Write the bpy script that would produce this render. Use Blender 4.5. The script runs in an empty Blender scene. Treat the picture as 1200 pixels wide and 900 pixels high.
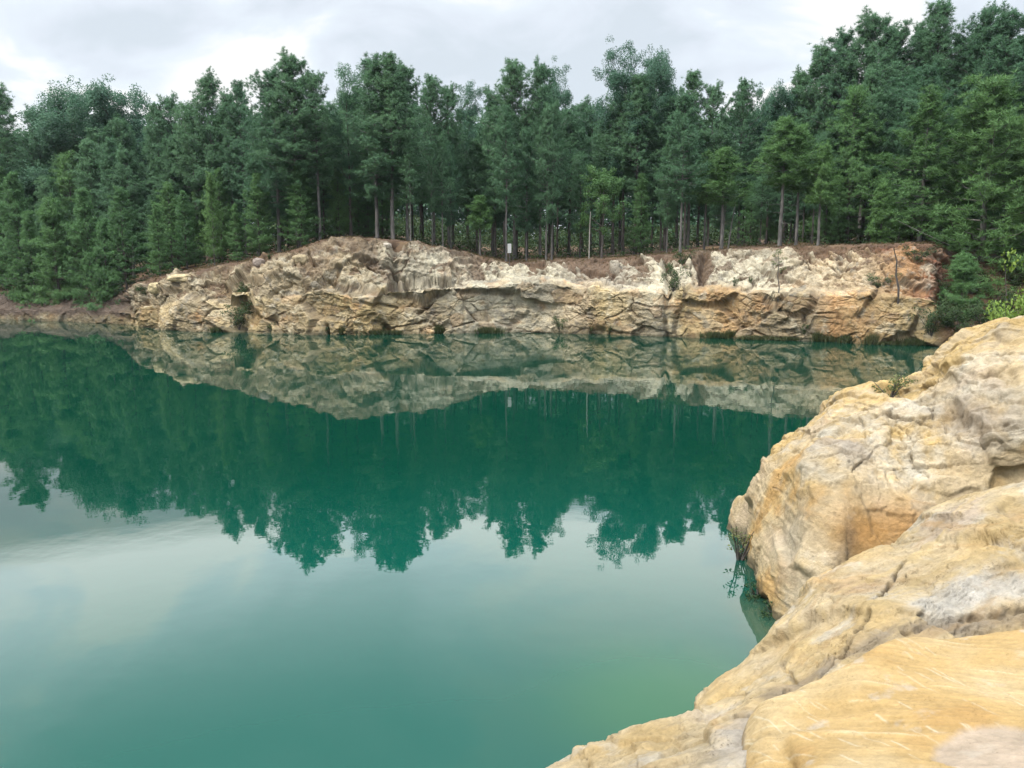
import bpy, math, random
import numpy as np
from mathutils import Vector
from mathutils.bvhtree import BVHTree

rng = np.random.default_rng(11)
random.seed(5)
scene = bpy.context.scene
COL = scene.collection
PI = math.pi

# ------------------------------------------------------------------ camera
CAM_H, FPX, PITCH = 5.7, 933.0, math.radians(9.0)
cd = bpy.data.cameras.new('camera')
cd.sensor_width = 36.0
cd.lens = 36.0 * FPX / 1200.0
cd.clip_start, cd.clip_end = 0.05, 6000.0
cam = bpy.data.objects.new('camera', cd)
cam.location = (0, 0, CAM_H)
cam.rotation_euler = (PI / 2 - PITCH, 0, 0)
COL.objects.link(cam)
scene.camera = cam
CP, SP = math.cos(PITCH), math.sin(PITCH)


def ray(px, py):
    u, v = px - 600.0, 450.0 - py
    return np.array([u, FPX * CP + v * SP, -FPX * SP + v * CP])


def W(px, py, d):
    """the point at forward distance d that stands in that direction"""
    r = ray(px, py)
    return np.array([0, 0, CAM_H]) + r * (d / r[1])


def WZ(px, py, z):
    r = ray(px, py)
    return np.array([0, 0, CAM_H]) + r * ((z - CAM_H) / r[2])


# ------------------------------------------------------------------ noise
def _h(ix, iy, iz, seed):
    h = (ix.astype(np.uint32) * np.uint32(374761393) + iy.astype(np.uint32) * np.uint32(668265263)
         + iz.astype(np.uint32) * np.uint32(2147483647) + np.uint32((seed * 1274126177) & 0xffffffff))
    h = (h ^ (h >> np.uint32(13))) * np.uint32(1274126177)
    h = (h ^ (h >> np.uint32(16))) * np.uint32(2246822519)
    return h ^ (h >> np.uint32(15))


_g = np.random.default_rng(3).normal(size=(256, 3))
_g /= np.linalg.norm(_g, axis=1)[:, None]
_g = _g.astype(np.float32)


def gnoise(p, seed=0):
    p = np.asarray(p, np.float32)
    i = np.floor(p).astype(np.int64)
    f = p - i
    w = f * f * f * (f * (f * 6 - 15) + 10)
    out = np.zeros(len(p), np.float32)
    for dx in (0, 1):
        for dy in (0, 1):
            for dz in (0, 1):
                g = _g[_h(i[:, 0] + dx, i[:, 1] + dy, i[:, 2] + dz, seed) & np.uint32(255)]
                d = g[:, 0] * (f[:, 0] - dx) + g[:, 1] * (f[:, 1] - dy) + g[:, 2] * (f[:, 2] - dz)
                ww = ((w[:, 0] if dx else 1 - w[:, 0]) * (w[:, 1] if dy else 1 - w[:, 1]) * (w[:, 2] if dz else 1 - w[:, 2]))
                out += d * ww
    return out * 1.5


def fbm(p, octv=4, seed=0, gain=0.5, ridged=False):
    p = np.asarray(p, np.float32)
    a, out, tot = 1.0, np.zeros(len(p), np.float32), 0.0
    for k in range(octv):
        n = gnoise(p, seed + k * 17)
        if ridged:
            n = 1 - 2 * np.abs(n)
        out += a * n
        tot += a
        a *= gain
        p = p * 2.03 + 5.7
    return out / tot


def u01(h):
    return (h & np.uint32(0xffff)).astype(np.float32) / 65535.0


def vor(x, y, seed):
    """cell facets in 2-D: offset + tilt of the nearest cell, edge distance, a random number of the cell"""
    ix, iy = np.floor(x).astype(np.int64), np.floor(y).astype(np.int64)
    f1 = np.full(len(x), 9.0, np.float32)
    f2 = np.full(len(x), 9.0, np.float32)
    cx = np.zeros(len(x), np.float32); cy = np.zeros(len(x), np.float32)
    ci = np.zeros(len(x), np.uint32)
    z = np.zeros_like(ix)
    for dx in (-1, 0, 1):
        for dy in (-1, 0, 1):
            jx, jy = ix + dx, iy + dy
            h = _h(jx, jy, z, seed)
            px = jx + u01(h); py = jy + u01(h >> np.uint32(16))
            d = np.maximum(np.abs(px - x), np.abs(py - y)) * 0.55 + np.hypot(px - x, py - y) * 0.45
            m = d < f1
            f2 = np.where(m, f1, np.minimum(f2, d))
            cx = np.where(m, px, cx); cy = np.where(m, py, cy); ci = np.where(m, h, ci)
            f1 = np.where(m, d, f1)
    r1, r2 = u01(ci * np.uint32(2654435761) >> np.uint32(7)), u01(ci * np.uint32(40503) >> np.uint32(3))
    r3 = u01(ci * np.uint32(2246822519) >> np.uint32(9))
    fac = (r1 - 0.5) + (r2 - 0.5) * 1.4 * (x - cx) + (r3 - 0.5) * 1.4 * (y - cy)
    return fac, f2 - f1, r3


def sstep(a, b, x):
    t = np.clip((x - a) / (b - a), 0, 1)
    return t * t * (3 - 2 * t)


def mix(a, b, t):
    t = np.asarray(t)[..., None]
    return a * (1 - t) + b * t


# ------------------------------------------------------------------ mesh helpers
def mesh(name, verts, faces_flat, sizes, mat, colors=None, smooth=True, normals=None):
    me = bpy.data.meshes.new(name)
    verts = np.asarray(verts, np.float32)
    faces_flat = np.asarray(faces_flat, np.int32).ravel()
    n = len(sizes) if hasattr(sizes, '__len__') else len(faces_flat) // sizes
    me.vertices.add(len(verts)); me.vertices.foreach_set('co', verts.ravel())
    me.loops.add(len(faces_flat)); me.loops.foreach_set('vertex_index', faces_flat)
    me.polygons.add(n)
    if hasattr(sizes, '__len__'):
        sz = np.asarray(sizes, np.int32)
    else:
        sz = np.full(n, sizes, np.int32)
    st = np.zeros(n, np.int32); st[1:] = np.cumsum(sz)[:-1]
    me.polygons.foreach_set('loop_start', st)
    me.polygons.foreach_set('use_smooth', np.full(n, smooth, bool))
    if colors is not None:
        at = me.color_attributes.new('Col', 'FLOAT_COLOR', 'POINT')
        c4 = np.ones((len(verts), 4), np.float32); c4[:, :3] = colors
        at.data.foreach_set('color', c4.ravel())
    me.update(calc_edges=True)
    me.validate()
    if normals is not None:
        me.normals_split_custom_set_from_vertices(np.asarray(normals, np.float32).tolist())
    me.materials.append(mat)
    return me


def grid_faces(r, c):
    i = np.arange((r - 1) * c).reshape(r - 1, c)[:, :-1]
    return np.stack([i, i + 1, i + c + 1, i + c], -1).reshape(-1, 4)


def link(name, me, parent=None):
    o = bpy.data.objects.new(name, me)
    COL.objects.link(o)
    o.parent = parent
    return o


def tag(o, label=None, cat=None, group=None, kind=None):
    if label: o['label'] = label
    if cat: o['category'] = cat
    if group: o['group'] = group
    if kind: o['kind'] = kind
    return o


def empty(name, loc=(0, 0, 0)):
    o = bpy.data.objects.new(name, None)
    o.location = loc
    o.empty_display_size = 0.3
    COL.objects.link(o)
    return o


class MB:
    """collects tubes, boxes and leaf faces into one mesh"""
    def __init__(self):
        self.v, self.f, self.s, self.n, self.nn = [], [], [], 0, []

    def add(self, v, f, size):
        v = np.asarray(v, np.float32).reshape(-1, 3)
        self.v.append(v); self.f.append((np.asarray(f, np.int64) + self.n).ravel())
        self.s.append(np.full(np.asarray(f).size // size, size, np.int32))
        self.n += len(v)

    def tube(self, pts, rad, sides=6):
        pts = np.asarray(pts, float); rad = np.asarray(rad, float)
        d = np.gradient(pts, axis=0)
        d /= np.linalg.norm(d, axis=1)[:, None] + 1e-9
        ref = np.where(np.abs(d[:, 2:3]) > 0.8, np.array([[1., 0, 0]]), np.array([[0, 0, 1.]]))
        a = np.cross(d, ref); a /= np.linalg.norm(a, axis=1)[:, None] + 1e-9
        b = np.cross(d, a)
        th = np.arange(sides) * 2 * PI / sides
        ring = pts[:, None] + rad[:, None, None] * (np.cos(th)[None, :, None] * a[:, None] + np.sin(th)[None, :, None] * b[:, None])
        k = len(pts)
        i = np.arange(k - 1)[:, None] * sides
        j = np.arange(sides)[None]
        j2 = (j + 1) % sides
        f = np.stack([i + j, i + j2, i + sides + j2, i + sides + j], -1).reshape(-1, 4)
        self.add(ring, f, 4)

    def blades(self, c, d, n, ln, wd, spread, r, nv=None):
        """n thin needles leaving each centre c, gathered round direction d"""
        c = np.asarray(c, np.float32); d = np.asarray(d, np.float32)
        N = len(c)
        cc = np.repeat(c, n, 0); dd = np.repeat(d, n, 0)
        q = r.normal(size=(N * n, 3)).astype(np.float32)
        q /= np.linalg.norm(q, axis=1)[:, None]
        dd = dd * (1 - spread) + q * spread
        dd /= np.linalg.norm(dd, axis=1)[:, None] + 1e-6
        s = np.cross(dd, r.normal(size=(N * n, 3)))
        s /= np.linalg.norm(s, axis=1)[:, None] + 1e-6
        L = ln * r.uniform(.65, 1.2, (N * n, 1))
        w = wd * r.uniform(.7, 1.3, (N * n, 1))
        v = np.stack([cc + dd * L * .12 - s * w * .5, cc + dd * L * .12 + s * w * .5, cc + dd * L], 1)
        if nv is not None:
            self.orient(v, np.repeat(np.asarray(nv, np.float32), n, 0) * .8 + dd * .45)
        self.add(v, np.arange(N * n * 3).reshape(-1, 3), 3)

    def orient(self, v, want):
        want = want / (np.linalg.norm(want, axis=1)[:, None] + 1e-6)
        g_ = np.cross(v[:, 1] - v[:, 0], v[:, 2] - v[:, 0])
        fl = (g_ * want).sum(1) < 0
        v[fl] = v[fl][:, ::-1]
        self.nn.append(np.repeat(want, v.shape[1], 0))

    def leaves(self, c, rad, n, ln, wd, r, flat=0.3, nv=None):
        """n small leaves spread through a clump of radius rad round each centre"""
        c = np.asarray(c, np.float32); N = len(c)
        cc = np.repeat(c, n, 0)
        q = r.normal(size=(N * n, 3)); q /= np.linalg.norm(q, axis=1)[:, None]
        q *= r.uniform(.25, 1, (N * n, 1)) ** .6 * rad
        q[:, 2] *= .75
        p = cc + q
        a = r.normal(size=(N * n, 3)); a[:, 2] *= (1 - flat); a /= np.linalg.norm(a, axis=1)[:, None]
        b = np.cross(a, r.normal(size=(N * n, 3))); b /= np.linalg.norm(b, axis=1)[:, None] + 1e-6
        L = ln * r.uniform(.6, 1.25, (N * n, 1)); w = wd * r.uniform(.7, 1.2, (N * n, 1))
        v = np.stack([p - a * L * .5, p + b * w * .5 - a * L * .05, p + a * L * .5, p - b * w * .5 - a * L * .05], 1)
        if nv is not None:
            self.orient(v, np.repeat(np.asarray(nv, np.float32), n, 0) * .6 + q / rad * .8)
        self.add(v, np.arange(N * n * 4).reshape(-1, 4), 4)

    def mesh(self, name, mat, smooth=False):
        nn = np.concatenate(self.nn) if self.nn else None
        return mesh(name, np.concatenate(self.v), np.concatenate(self.f), np.concatenate(self.s), mat, None, smooth or nn is not None, nn)


# ------------------------------------------------------------------ materials
def newmat(name):
    m = bpy.data.materials.new(name); m.use_nodes = True
    nt = m.node_tree; nt.nodes.clear()
    return m, nt, nt.nodes, nt.links


def N(ns, t, **kw):
    n = ns.new(t)
    for k, v in kw.items():
        if k in n.inputs: n.inputs[k].default_value = v
        else: setattr(n, k, v)
    return n


def foliage_mat(name, dark, light, trans=0.35, rough=.65):
    m, nt, ns, ls = newmat(name)
    out = ns.new('ShaderNodeOutputMaterial')
    info = ns.new('ShaderNodeObjectInfo'); geo = ns.new('ShaderNodeNewGeometry')
    mx = N(ns, 'ShaderNodeMix', data_type='RGBA')
    mx.inputs[6].default_value = (*dark, 1); mx.inputs[7].default_value = (*light, 1)
    ad = N(ns, 'ShaderNodeMath', operation='MULTIPLY_ADD'); ad.inputs[1].default_value = .55
    ls.new(geo.outputs['Random Per Island'], ad.inputs[0])
    m2 = N(ns, 'ShaderNodeMath', operation='MULTIPLY'); m2.inputs[1].default_value = .45
    ls.new(info.outputs['Random'], m2.inputs[0]); ls.new(m2.outputs[0], ad.inputs[2])
    ls.new(ad.outputs[0], mx.inputs[0])
    b = N(ns, 'ShaderNodeBsdfPrincipled', Roughness=rough)
    b.inputs['Specular IOR Level'].default_value = .25
    ls.new(mx.outputs[2], b.inputs['Base Color'])
    tr = ns.new('ShaderNodeBsdfTranslucent'); ls.new(mx.outputs[2], tr.inputs['Color'])
    ms = ns.new('ShaderNodeMixShader'); ms.inputs[0].default_value = trans
    ls.new(b.outputs[0], ms.inputs[1]); ls.new(tr.outputs[0], ms.inputs[2])
    ls.new(ms.outputs[0], out.inputs[0])
    return m


def bark_mat(name, c1, c2, scale=6):
    m, nt, ns, ls = newmat(name)
    out = ns.new('ShaderNodeOutputMaterial')
    tc = ns.new('ShaderNodeTexCoord'); mp = ns.new('ShaderNodeMapping'); mp.inputs['Scale'].default_value = (1, 1, .25)
    ls.new(tc.outputs['Object'], mp.inputs[0])
    nz = N(ns, 'ShaderNodeTexNoise', Scale=scale, Detail=6.0); ls.new(mp.outputs[0], nz.inputs['Vector'])
    cr = ns.new('ShaderNodeValToRGB'); cr.color_ramp.elements[0].color = (*c1, 1); cr.color_ramp.elements[1].color = (*c2, 1)
    cr.color_ramp.elements[0].position = .35; cr.color_ramp.elements[1].position = .65
    ls.new(nz.outputs[0], cr.inputs[0])
    b = N(ns, 'ShaderNodeBsdfPrincipled', Roughness=.9); ls.new(cr.outputs[0], b.inputs['Base Color'])
    bp = N(ns, 'ShaderNodeBump', Strength=.6, Distance=.03); ls.new(nz.outputs[0], bp.inputs['Height']); ls.new(bp.outputs[0], b.inputs['Normal'])
    ls.new(b.outputs[0], out.inputs[0])
    return m


def rock_mat(name, fine, bump_d, var=.35, crack=.0):
    """rock whose broad colour zones come from the mesh and whose grain and pits are procedural"""
    m, nt, ns, ls = newmat(name)
    out = ns.new('ShaderNodeOutputMaterial')
    tc = ns.new('ShaderNodeTexCoord')
    at = N(ns, 'ShaderNodeVertexColor', layer_name='Col')
    n1 = N(ns, 'ShaderNodeTexNoise', Scale=fine, Detail=10.0, Roughness=.74); ls.new(tc.outputs['Object'], n1.inputs['Vector'])
    n2 = N(ns, 'ShaderNodeTexNoise', Scale=fine * .22, Detail=7.0, Roughness=.62, Distortion=.8); ls.new(tc.outputs['Object'], n2.inputs['Vector'])
    r1 = N(ns, 'ShaderNodeMapRange'); r1.inputs['From Min'].default_value = .3; r1.inputs['From Max'].default_value = .7
    r1.inputs['To Min'].default_value = 1 - var; r1.inputs['To Max'].default_value = 1 + var * .7
    ls.new(n1.outputs[0], r1.inputs['Value'])
    r2 = N(ns, 'ShaderNodeMapRange'); r2.inputs['From Min'].default_value = .35; r2.inputs['From Max'].default_value = .65
    r2.inputs['To Min'].default_value = 1 - var * .5; r2.inputs['To Max'].default_value = 1 + var * .4
    ls.new(n2.outputs[0], r2.inputs['Value'])
    mm = N(ns, 'ShaderNodeMath', operation='MULTIPLY'); ls.new(r1.outputs[0], mm.inputs[0]); ls.new(r2.outputs[0], mm.inputs[1])
    vm = N(ns, 'ShaderNodeVectorMath', operation='SCALE'); ls.new(at.outputs[0], vm.inputs[0]); ls.new(mm.outputs[0], vm.inputs['Scale'])
    b = N(ns, 'ShaderNodeBsdfPrincipled', Roughness=.88); b.inputs['Specular IOR Level'].default_value = .2
    ls.new(vm.outputs[0], b.inputs['Base Color'])
    vo = N(ns, 'ShaderNodeTexVoronoi', Scale=fine * 3.2); ls.new(tc.outputs['Object'], vo.inputs['Vector'])
    pm = N(ns, 'ShaderNodeTexNoise', Scale=fine * .35, Detail=3.0); ls.new(tc.outputs['Object'], pm.inputs['Vector'])
    pr_ = N(ns, 'ShaderNodeMapRange'); pr_.inputs['From Min'].default_value = .05; pr_.inputs['From Max'].default_value = .30; ls.new(vo.outputs['Distance'], pr_.inputs['Value'])
    pk = N(ns, 'ShaderNodeMapRange'); pk.inputs['From Min'].default_value = .50; pk.inputs['From Max'].default_value = .62; ls.new(pm.outputs[0], pk.inputs['Value'])
    pit = N(ns, 'ShaderNodeMix', data_type='FLOAT'); pit.inputs[2].default_value = 1.0; ls.new(pk.outputs[0], pit.inputs[0]); ls.new(pr_.outputs[0], pit.inputs[3])
    pd = N(ns, 'ShaderNodeMapRange'); pd.inputs['To Min'].default_value = .72; ls.new(pit.outputs[0], pd.inputs['Value'])
    vm2 = N(ns, 'ShaderNodeVectorMath', operation='SCALE'); ls.new(vm.outputs[0], vm2.inputs[0]); ls.new(pd.outputs[0], vm2.inputs['Scale']); ls.new(vm2.outputs[0], b.inputs['Base Color'])
    n3 = N(ns, 'ShaderNodeTexNoise', Scale=fine * 2.2, Detail=8.0, Roughness=.7); ls.new(tc.outputs['Object'], n3.inputs['Vector'])
    ad = N(ns, 'ShaderNodeMath', operation='MULTIPLY_ADD'); ad.inputs[1].default_value = .5
    ls.new(n3.outputs[0], ad.inputs[0]); ls.new(n1.outputs[0], ad.inputs[2])
    ad2 = N(ns, 'ShaderNodeMath', operation='MULTIPLY_ADD'); ad2.inputs[1].default_value = .35; ls.new(pit.outputs[0], ad2.inputs[0]); ls.new(ad.outputs[0], ad2.inputs[2]); ad = ad2
    bp = N(ns, 'ShaderNodeBump', Strength=1.0, Distance=bump_d); ls.new(ad.outputs[0], bp.inputs['Height'])
    ls.new(bp.outputs[0], b.inputs['Normal'])
    ls.new(b.outputs[0], out.inputs[0])
    return m


def plain_mat(name, c, rough=.6):
    m, nt, ns, ls = newmat(name)
    out = ns.new('ShaderNodeOutputMaterial'); b = N(ns, 'ShaderNodeBsdfPrincipled', Roughness=rough)
    tc = ns.new('ShaderNodeTexCoord'); nz = N(ns, 'ShaderNodeTexNoise', Scale=8.0, Detail=5.0); ls.new(tc.outputs['Object'], nz.inputs['Vector'])
    cr = ns.new('ShaderNodeValToRGB')
    cr.color_ramp.elements[0].color = (*[x * .82 for x in c], 1); cr.color_ramp.elements[1].color = (*c, 1)
    ls.new(nz.outputs[0], cr.inputs[0]); ls.new(cr.outputs[0], b.inputs['Base Color']); ls.new(b.outputs[0], out.inputs[0])
    return m


M_ROCK_FAR = rock_mat('fractured_sandstone', 2.6, .10, .36)
M_ROCK_NEAR = rock_mat('weathered_sandstone', 13.0, .030, .26)
M_SLAB = rock_mat('smooth_sandstone', 22.0, .013, .16)
M_GROUND = rock_mat('pine_litter', 1.6, .05, .35)
M_PINE = foliage_mat('pine_needles', (.042, .108, .058), (.084, .168, .074))
M_PINE_L = foliage_mat('young_pine_needles', (.052, .120, .038), (.105, .195, .055))
M_PINE_M = foliage_mat('front_pine_needles', (.046, .118, .044), (.092, .18, .055))
M_OAK = foliage_mat('oak_leaves', (.038, .098, .064), (.072, .15, .078))
M_BUSH = foliage_mat('shrub_leaves', (.022, .045, .014), (.055, .09, .028))
M_BRIGHT = foliage_mat('bright_leaves', (.09, .16, .025), (.19, .26, .05), .35)
M_OLIVE = foliage_mat('olive_leaves', (.08, .105, .035), (.15, .17, .06))
M_DRY = foliage_mat('dry_grass', (.06, .042, .02), (.15, .12, .055))
M_REED = foliage_mat('reed_blades', (.035, .055, .02), (.10, .10, .045))
M_BARK = bark_mat('pine_bark', (.05, .048, .046), (.125, .115, .105))
M_BARK_D = bark_mat('dark_bark', (.03, .026, .023), (.075, .064, .056))
M_PALE = bark_mat('pale_dead_wood', (.16, .15, .13), (.28, .26, .23))
M_WHITE = plain_mat('white_paint', (.36, .36, .355))

# ------------------------------------------------------------------ shoreline and terrain
TAB = [  # px, water y, ledge y, top y, setback, ledge depth
    (-420, 370, 361, 349, 5, 1), (-100, 373, 360, 347, 5, 1), (0, 374, 362, 347, 5, 1.5), (50, 376, 362, 350, 5, 1.5),
    (100, 378, 362, 345, 5, 1.2), (140, 380, 365, 347, 5, 1), (165, 383, 362, 335, 4, .6), (185, 386, 358, 327, 3.5, .6),
    (230, 388, 355, 319, 3.5, .6), (300, 390, 350, 306, 3.5, .6), (340, 391, 347, 298, 4, .6), (375, 392, 345, 285, 5, .8),
    (400, 392, 345, 280, 5.5, .8), (440, 392, 345, 281, 5, .8), (480, 391, 340, 284, 4.5, .8), (520, 391, 340, 292, 5, 1),
    (560, 390, 338, 301, 5.5, 1.5), (600, 390, 335, 309, 6, 2), (640, 390, 333, 307, 6.5, 2), (700, 392, 338, 304, 7, 2.2),
    (760, 394, 344, 301, 7, 2.2), (800, 395, 342, 297, 7, 2), (850, 396, 343, 292, 7, 1.8), (900, 398, 345, 290, 6.5, 1.8),
    (950, 400, 348, 289, 6.5, 1.5), (1000, 402, 346, 288, 6, 1.2), (1050, 404, 347, 286, 5.5, 1), (1085, 405, 352, 287, 6, 1.5),
    (1110, 407, 380, 298, 12, 4), (1160, 409, 385, 298, 14, 4), (1260, 413, 390, 298, 14, 4)]
cq, caz, crw, czl, clb, czt, csb = [], [], [], [], [], [], []
for (px, yw, yl, yt, sb, lb) in TAB:
    p = WZ(px, yw, 0.0)
    az, r = math.atan2(p[0], p[1]), math.hypot(p[0], p[1])
    cq.append(px); caz.append(az); crw.append(r); clb.append(lb); csb.append(sb)
    czl.append(max(.5, W(px, yl, (r + .4) * math.cos(az))[2]))
    czt.append(W(px, yt, (r + sb) * math.cos(az))[2])
caz, crw, czt, csb = map(np.array, (caz, crw, czt, csb))
AZ0, AZ1 = caz[0], caz[-1]
# the rest of the shore, out of frame
faz = np.concatenate([[-PI, -2.5, -2.0, -1.5, -1.1, -.85], caz, [.75, .95, 1.15, 1.4, 1.7, 2.2, PI]])
frw = np.concatenate([[3, 9, 34, 70, 92, crw[0]], crw, [42, 30, 20, 12, 6, 3, 3]])
fzt = np.concatenate([[3.2, 3, 3, 3, 2.5, czt[0]], czt, [5, 4.5, 4, 3.5, 3.2, 3.2, 3.2]])
fsb = np.concatenate([[3, 5, 5, 5, 5, csb[0]], csb, [10, 8, 5, 4, 3, 3, 3]])


def terrain(x, y):
    x = np.atleast_1d(np.asarray(x, float)); y = np.atleast_1d(np.asarray(y, float))
    az, r = np.arctan2(x, y), np.hypot(x, y)
    rw, zt, sb = np.interp(az, faz, frw), np.interp(az, faz, fzt), np.interp(az, faz, fsb)
    b = r - rw
    k = sstep(0, 1, (b - sb + 1.6) / 2.2)
    far = np.clip(b - sb, 0, 150)
    p = np.stack([x, y, x * 0], -1)
    und = fbm(p * .12, 3, 5) * .5 * sstep(0, 8, b - sb) + fbm(p * .9, 2, 8) * .10
    top = zt + far * .035 + und
    return -3.5 + (top + 3.5) * k


def ground_mesh():
    azs = np.linspace(-PI, PI, 721)
    azs = np.sort(np.concatenate([azs, np.linspace(-.75, .6, 900)]))
    rs = np.concatenate([np.linspace(.3, 40, 40), np.linspace(41, 130, 260), np.geomspace(132, 425, 40)])
    A, R = np.meshgrid(azs, rs)
    x, y = (np.sin(A) * R).ravel(), (np.cos(A) * R).ravel()
    z = terrain(x, y)
    p = np.stack([x, y, z], -1)
    n = fbm(p * .35, 4, 21)[:, None]
    c = np.array([.085, .050, .030]) * (1 + .5 * n) + np.array([.03, .035, .012]) * np.clip(n * 1.5, 0, 1)
    return mesh('ground', p, grid_faces(len(rs), len(azs))[:, ::-1], 4, M_GROUND, np.clip(c, .01, 1))


g = link('ground', ground_mesh())
tag(g, 'brown ground covered in fallen pine needles under the trees', kind='structure')


def smooth1(a, k):
    ker = np.exp(-np.linspace(-2, 2, 2 * k + 1) ** 2); ker /= ker.sum()
    return np.convolve(np.pad(a, k, mode='edge'), ker, 'valid')


FACET_EDGE = {}


def facet(P, n, cell, seed, stretch=(1, 1, 1), strength=.8, tilt=.18, off=.06, lim=.3, mask=None, warp=.25):
    """break a smooth rock surface into flat joint faces: each vertex moves on to the plane of its nearest joint block"""
    r = np.random.default_rng(seed)
    Q = np.asarray(P, np.float32) / np.asarray(stretch, np.float32)
    Q = Q + warp * cell * np.stack([fbm(P / cell * .7, 3, seed + k) for k in range(3)], -1)
    Q = Q + warp * .22 * cell * np.stack([fbm(P / cell * 4.5, 3, seed + 20 + k, .6) for k in range(3)], -1)
    key = np.floor(Q / cell).astype(np.int64)
    _, first, inv = np.unique(key, axis=0, return_index=True, return_inverse=True)
    order = r.permutation(len(Q)); rk = key[order]
    _, idx = np.unique(rk, axis=0, return_index=True)
    seeds = order[idx]                                       # one random vertex in every occupied cell
    S_, Nn = Q[seeds], n[seeds] + r.normal(0, tilt, (len(seeds), 3))
    Nn /= np.linalg.norm(Nn, axis=1)[:, None]
    of = r.uniform(-off, off, len(seeds))
    best = np.zeros(len(Q), np.int64); bd = np.full(len(Q), 1e9, np.float32); b2 = np.full(len(Q), 1e9, np.float32)
    lut = {tuple(k): i for i, k in enumerate(key[seeds].tolist())}
    uk, inv = np.unique(key, axis=0, return_inverse=True)
    inv = inv.ravel(); o = np.argsort(inv, kind='stable'); bounds = np.searchsorted(inv[o], np.arange(len(uk) + 1))
    for c, k in enumerate(uk.tolist()):
        cand = [lut[q] for dx in (-1, 0, 1) for dy in (-1, 0, 1) for dz in (-1, 0, 1) if (q := (k[0] + dx, k[1] + dy, k[2] + dz)) in lut]
        ii = o[bounds[c]:bounds[c + 1]]
        D_ = ((Q[ii][:, None] - S_[cand][None]) ** 2).sum(-1)
        a = D_.argmin(1)
        best[ii] = np.array(cand)[a]
        if D_.shape[1] > 1:
            sd_2 = np.sqrt(np.partition(D_, 1, axis=1)[:, :2]); bd[ii] = (sd_2[:, 1] - sd_2[:, 0]) / cell
    d = ((P[seeds][best] - P) * Nn[best]).sum(1) + of[best]
    d = lim * np.tanh(d / lim) * strength
    if mask is not None: d = d * mask
    FACET_EDGE[seed] = bd
    return P + Nn[best] * d[:, None], u01(_h(best, best * 0, best * 0, seed))


def relax(G, n):
    for _ in range(n):
        G[1:-1] = (G[:-2] + 2 * G[1:-1] + G[2:]) / 4
        G[:, 1:-1] = (G[:, :-2] + 2 * G[:, 1:-1] + G[:, 2:]) / 4
    return G


# ------------------------------------------------------------------ the far cliff
NQ = 2300
Q = np.concatenate([np.linspace(-420, -10, 260, endpoint=False), np.linspace(-10, 1140, NQ, endpoint=False), np.linspace(1140, 1260, 120)])
AZ = np.interp(Q, cq, caz)
dq = lambda v, k=26: smooth1(np.interp(Q, cq, v), k)
RW, ZL, LB, ZT, SB = dq(crw), dq(czl), dq(np.array(clb) * 1.35, 20), dq(czt, 14), dq(csb)
S = np.concatenate([[0], np.cumsum(np.hypot(np.diff(np.sin(AZ) * RW), np.diff(np.cos(AZ) * RW)))])
wob = fbm(np.stack([S * .16, S * 0, S * 0], -1), 4, 31) * 1.1 * sstep(90, 200, Q)
RW = RW + wob * .6
ZL = ZL + fbm(np.stack([S * .5, S * 0 + 3, S * 0], -1), 3, 35) * .35
ZT = ZT + fbm(np.stack([S * .45, S * 0 + 9, S * 0], -1), 4, 37) * .22
o_ = np.ones_like(S)
prof = [(-.7 * o_, -2.5 * o_), (-.05 * o_, -.08 * o_), (.12 * o_, ZL * .5), (.32 * o_, ZL), (LB, ZL + .18),
        (LB * .45 + SB * .55 - .3, ZL * .35 + ZT * .65), (SB, ZT), (SB + 1.6, ZT + .12), (SB + 5, ZT - .05), (SB + 9, ZT - 2.5)]
cnt = [6, 46, 46, 18, 46, 40, 12, 10, 6]
B_, Z_, T_ = [], [], []
for k, n in enumerate(cnt):
    for j in range(n + (k == len(cnt) - 1)):
        t = j / n
        B_.append(prof[k][0] * (1 - t) + prof[k + 1][0] * t); Z_.append(prof[k][1] * (1 - t) + prof[k + 1][1] * t); T_.append(np.full_like(S, k + t))
B_, Z_, T_ = np.array(B_), np.array(Z_), np.array(T_)
NR, NC = B_.shape
# soften the profile's corners along the rows
for _ in range(3):
    B_[1:-1] = (B_[:-2] + 2 * B_[1:-1] + B_[2:]) / 4; Z_[1:-1] = (Z_[:-2] + 2 * Z_[1:-1] + Z_[2:]) / 4
R_ = RW[None] + B_
base = np.stack([np.sin(AZ)[None] * R_, np.cos(AZ)[None] * R_, Z_], -1)


def grid_normals(P):
    du = np.gradient(P, axis=1); dv = np.gradient(P, axis=0)
    n = np.cross(du, dv)
    return n / (np.linalg.norm(n, axis=-1, keepdims=True) + 1e-9)


nrm = grid_normals(base)
ss, tt, qq, kk = np.broadcast_to(S, (NR, NC)).ravel(), (Z_ + B_ * .35).ravel(), np.broadcast_to(Q, (NR, NC)).ravel(), T_.ravel()
bp = base.reshape(-1, 3)
low = 1 - sstep(3.0, 4.2, kk)                 # lower tier
upp = sstep(3.6, 4.4, kk) * (1 - sstep(5.85, 6.3, kk))
earthtop = sstep(5.6, 6.2, kk + fbm(np.stack([ss * .8, tt, ss * 0], -1), 3, 41) * .7)
leftS = 1 - sstep(520, 580, qq)               # monolithic left part
bank = 1 - sstep(135, 170, qq)                # low shore at far left
slope = sstep(1085, 1112, qq)
warp = fbm(np.stack([ss * .35, tt * .35, ss * 0], -1), 3, 51)
warp2 = fbm(np.stack([ss * .35, tt * .35, ss * 0 + 7], -1), 3, 52)
sw, tw = ss + warp * .55, tt + warp2 * .45
ang = np.where(leftS > .5, -.55, -.06)
ca, sa = np.cos(ang), np.sin(ang)
x1, y1 = (sw * ca + tw * sa), (-sw * sa + tw * ca)
szx, szy = np.where(leftS > .5, 3.6, 4.6), np.where(leftS > .5, 2.0, 3.2)
f1, e1, r1 = vor(x1 / szx, y1 / szy, 61)
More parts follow.
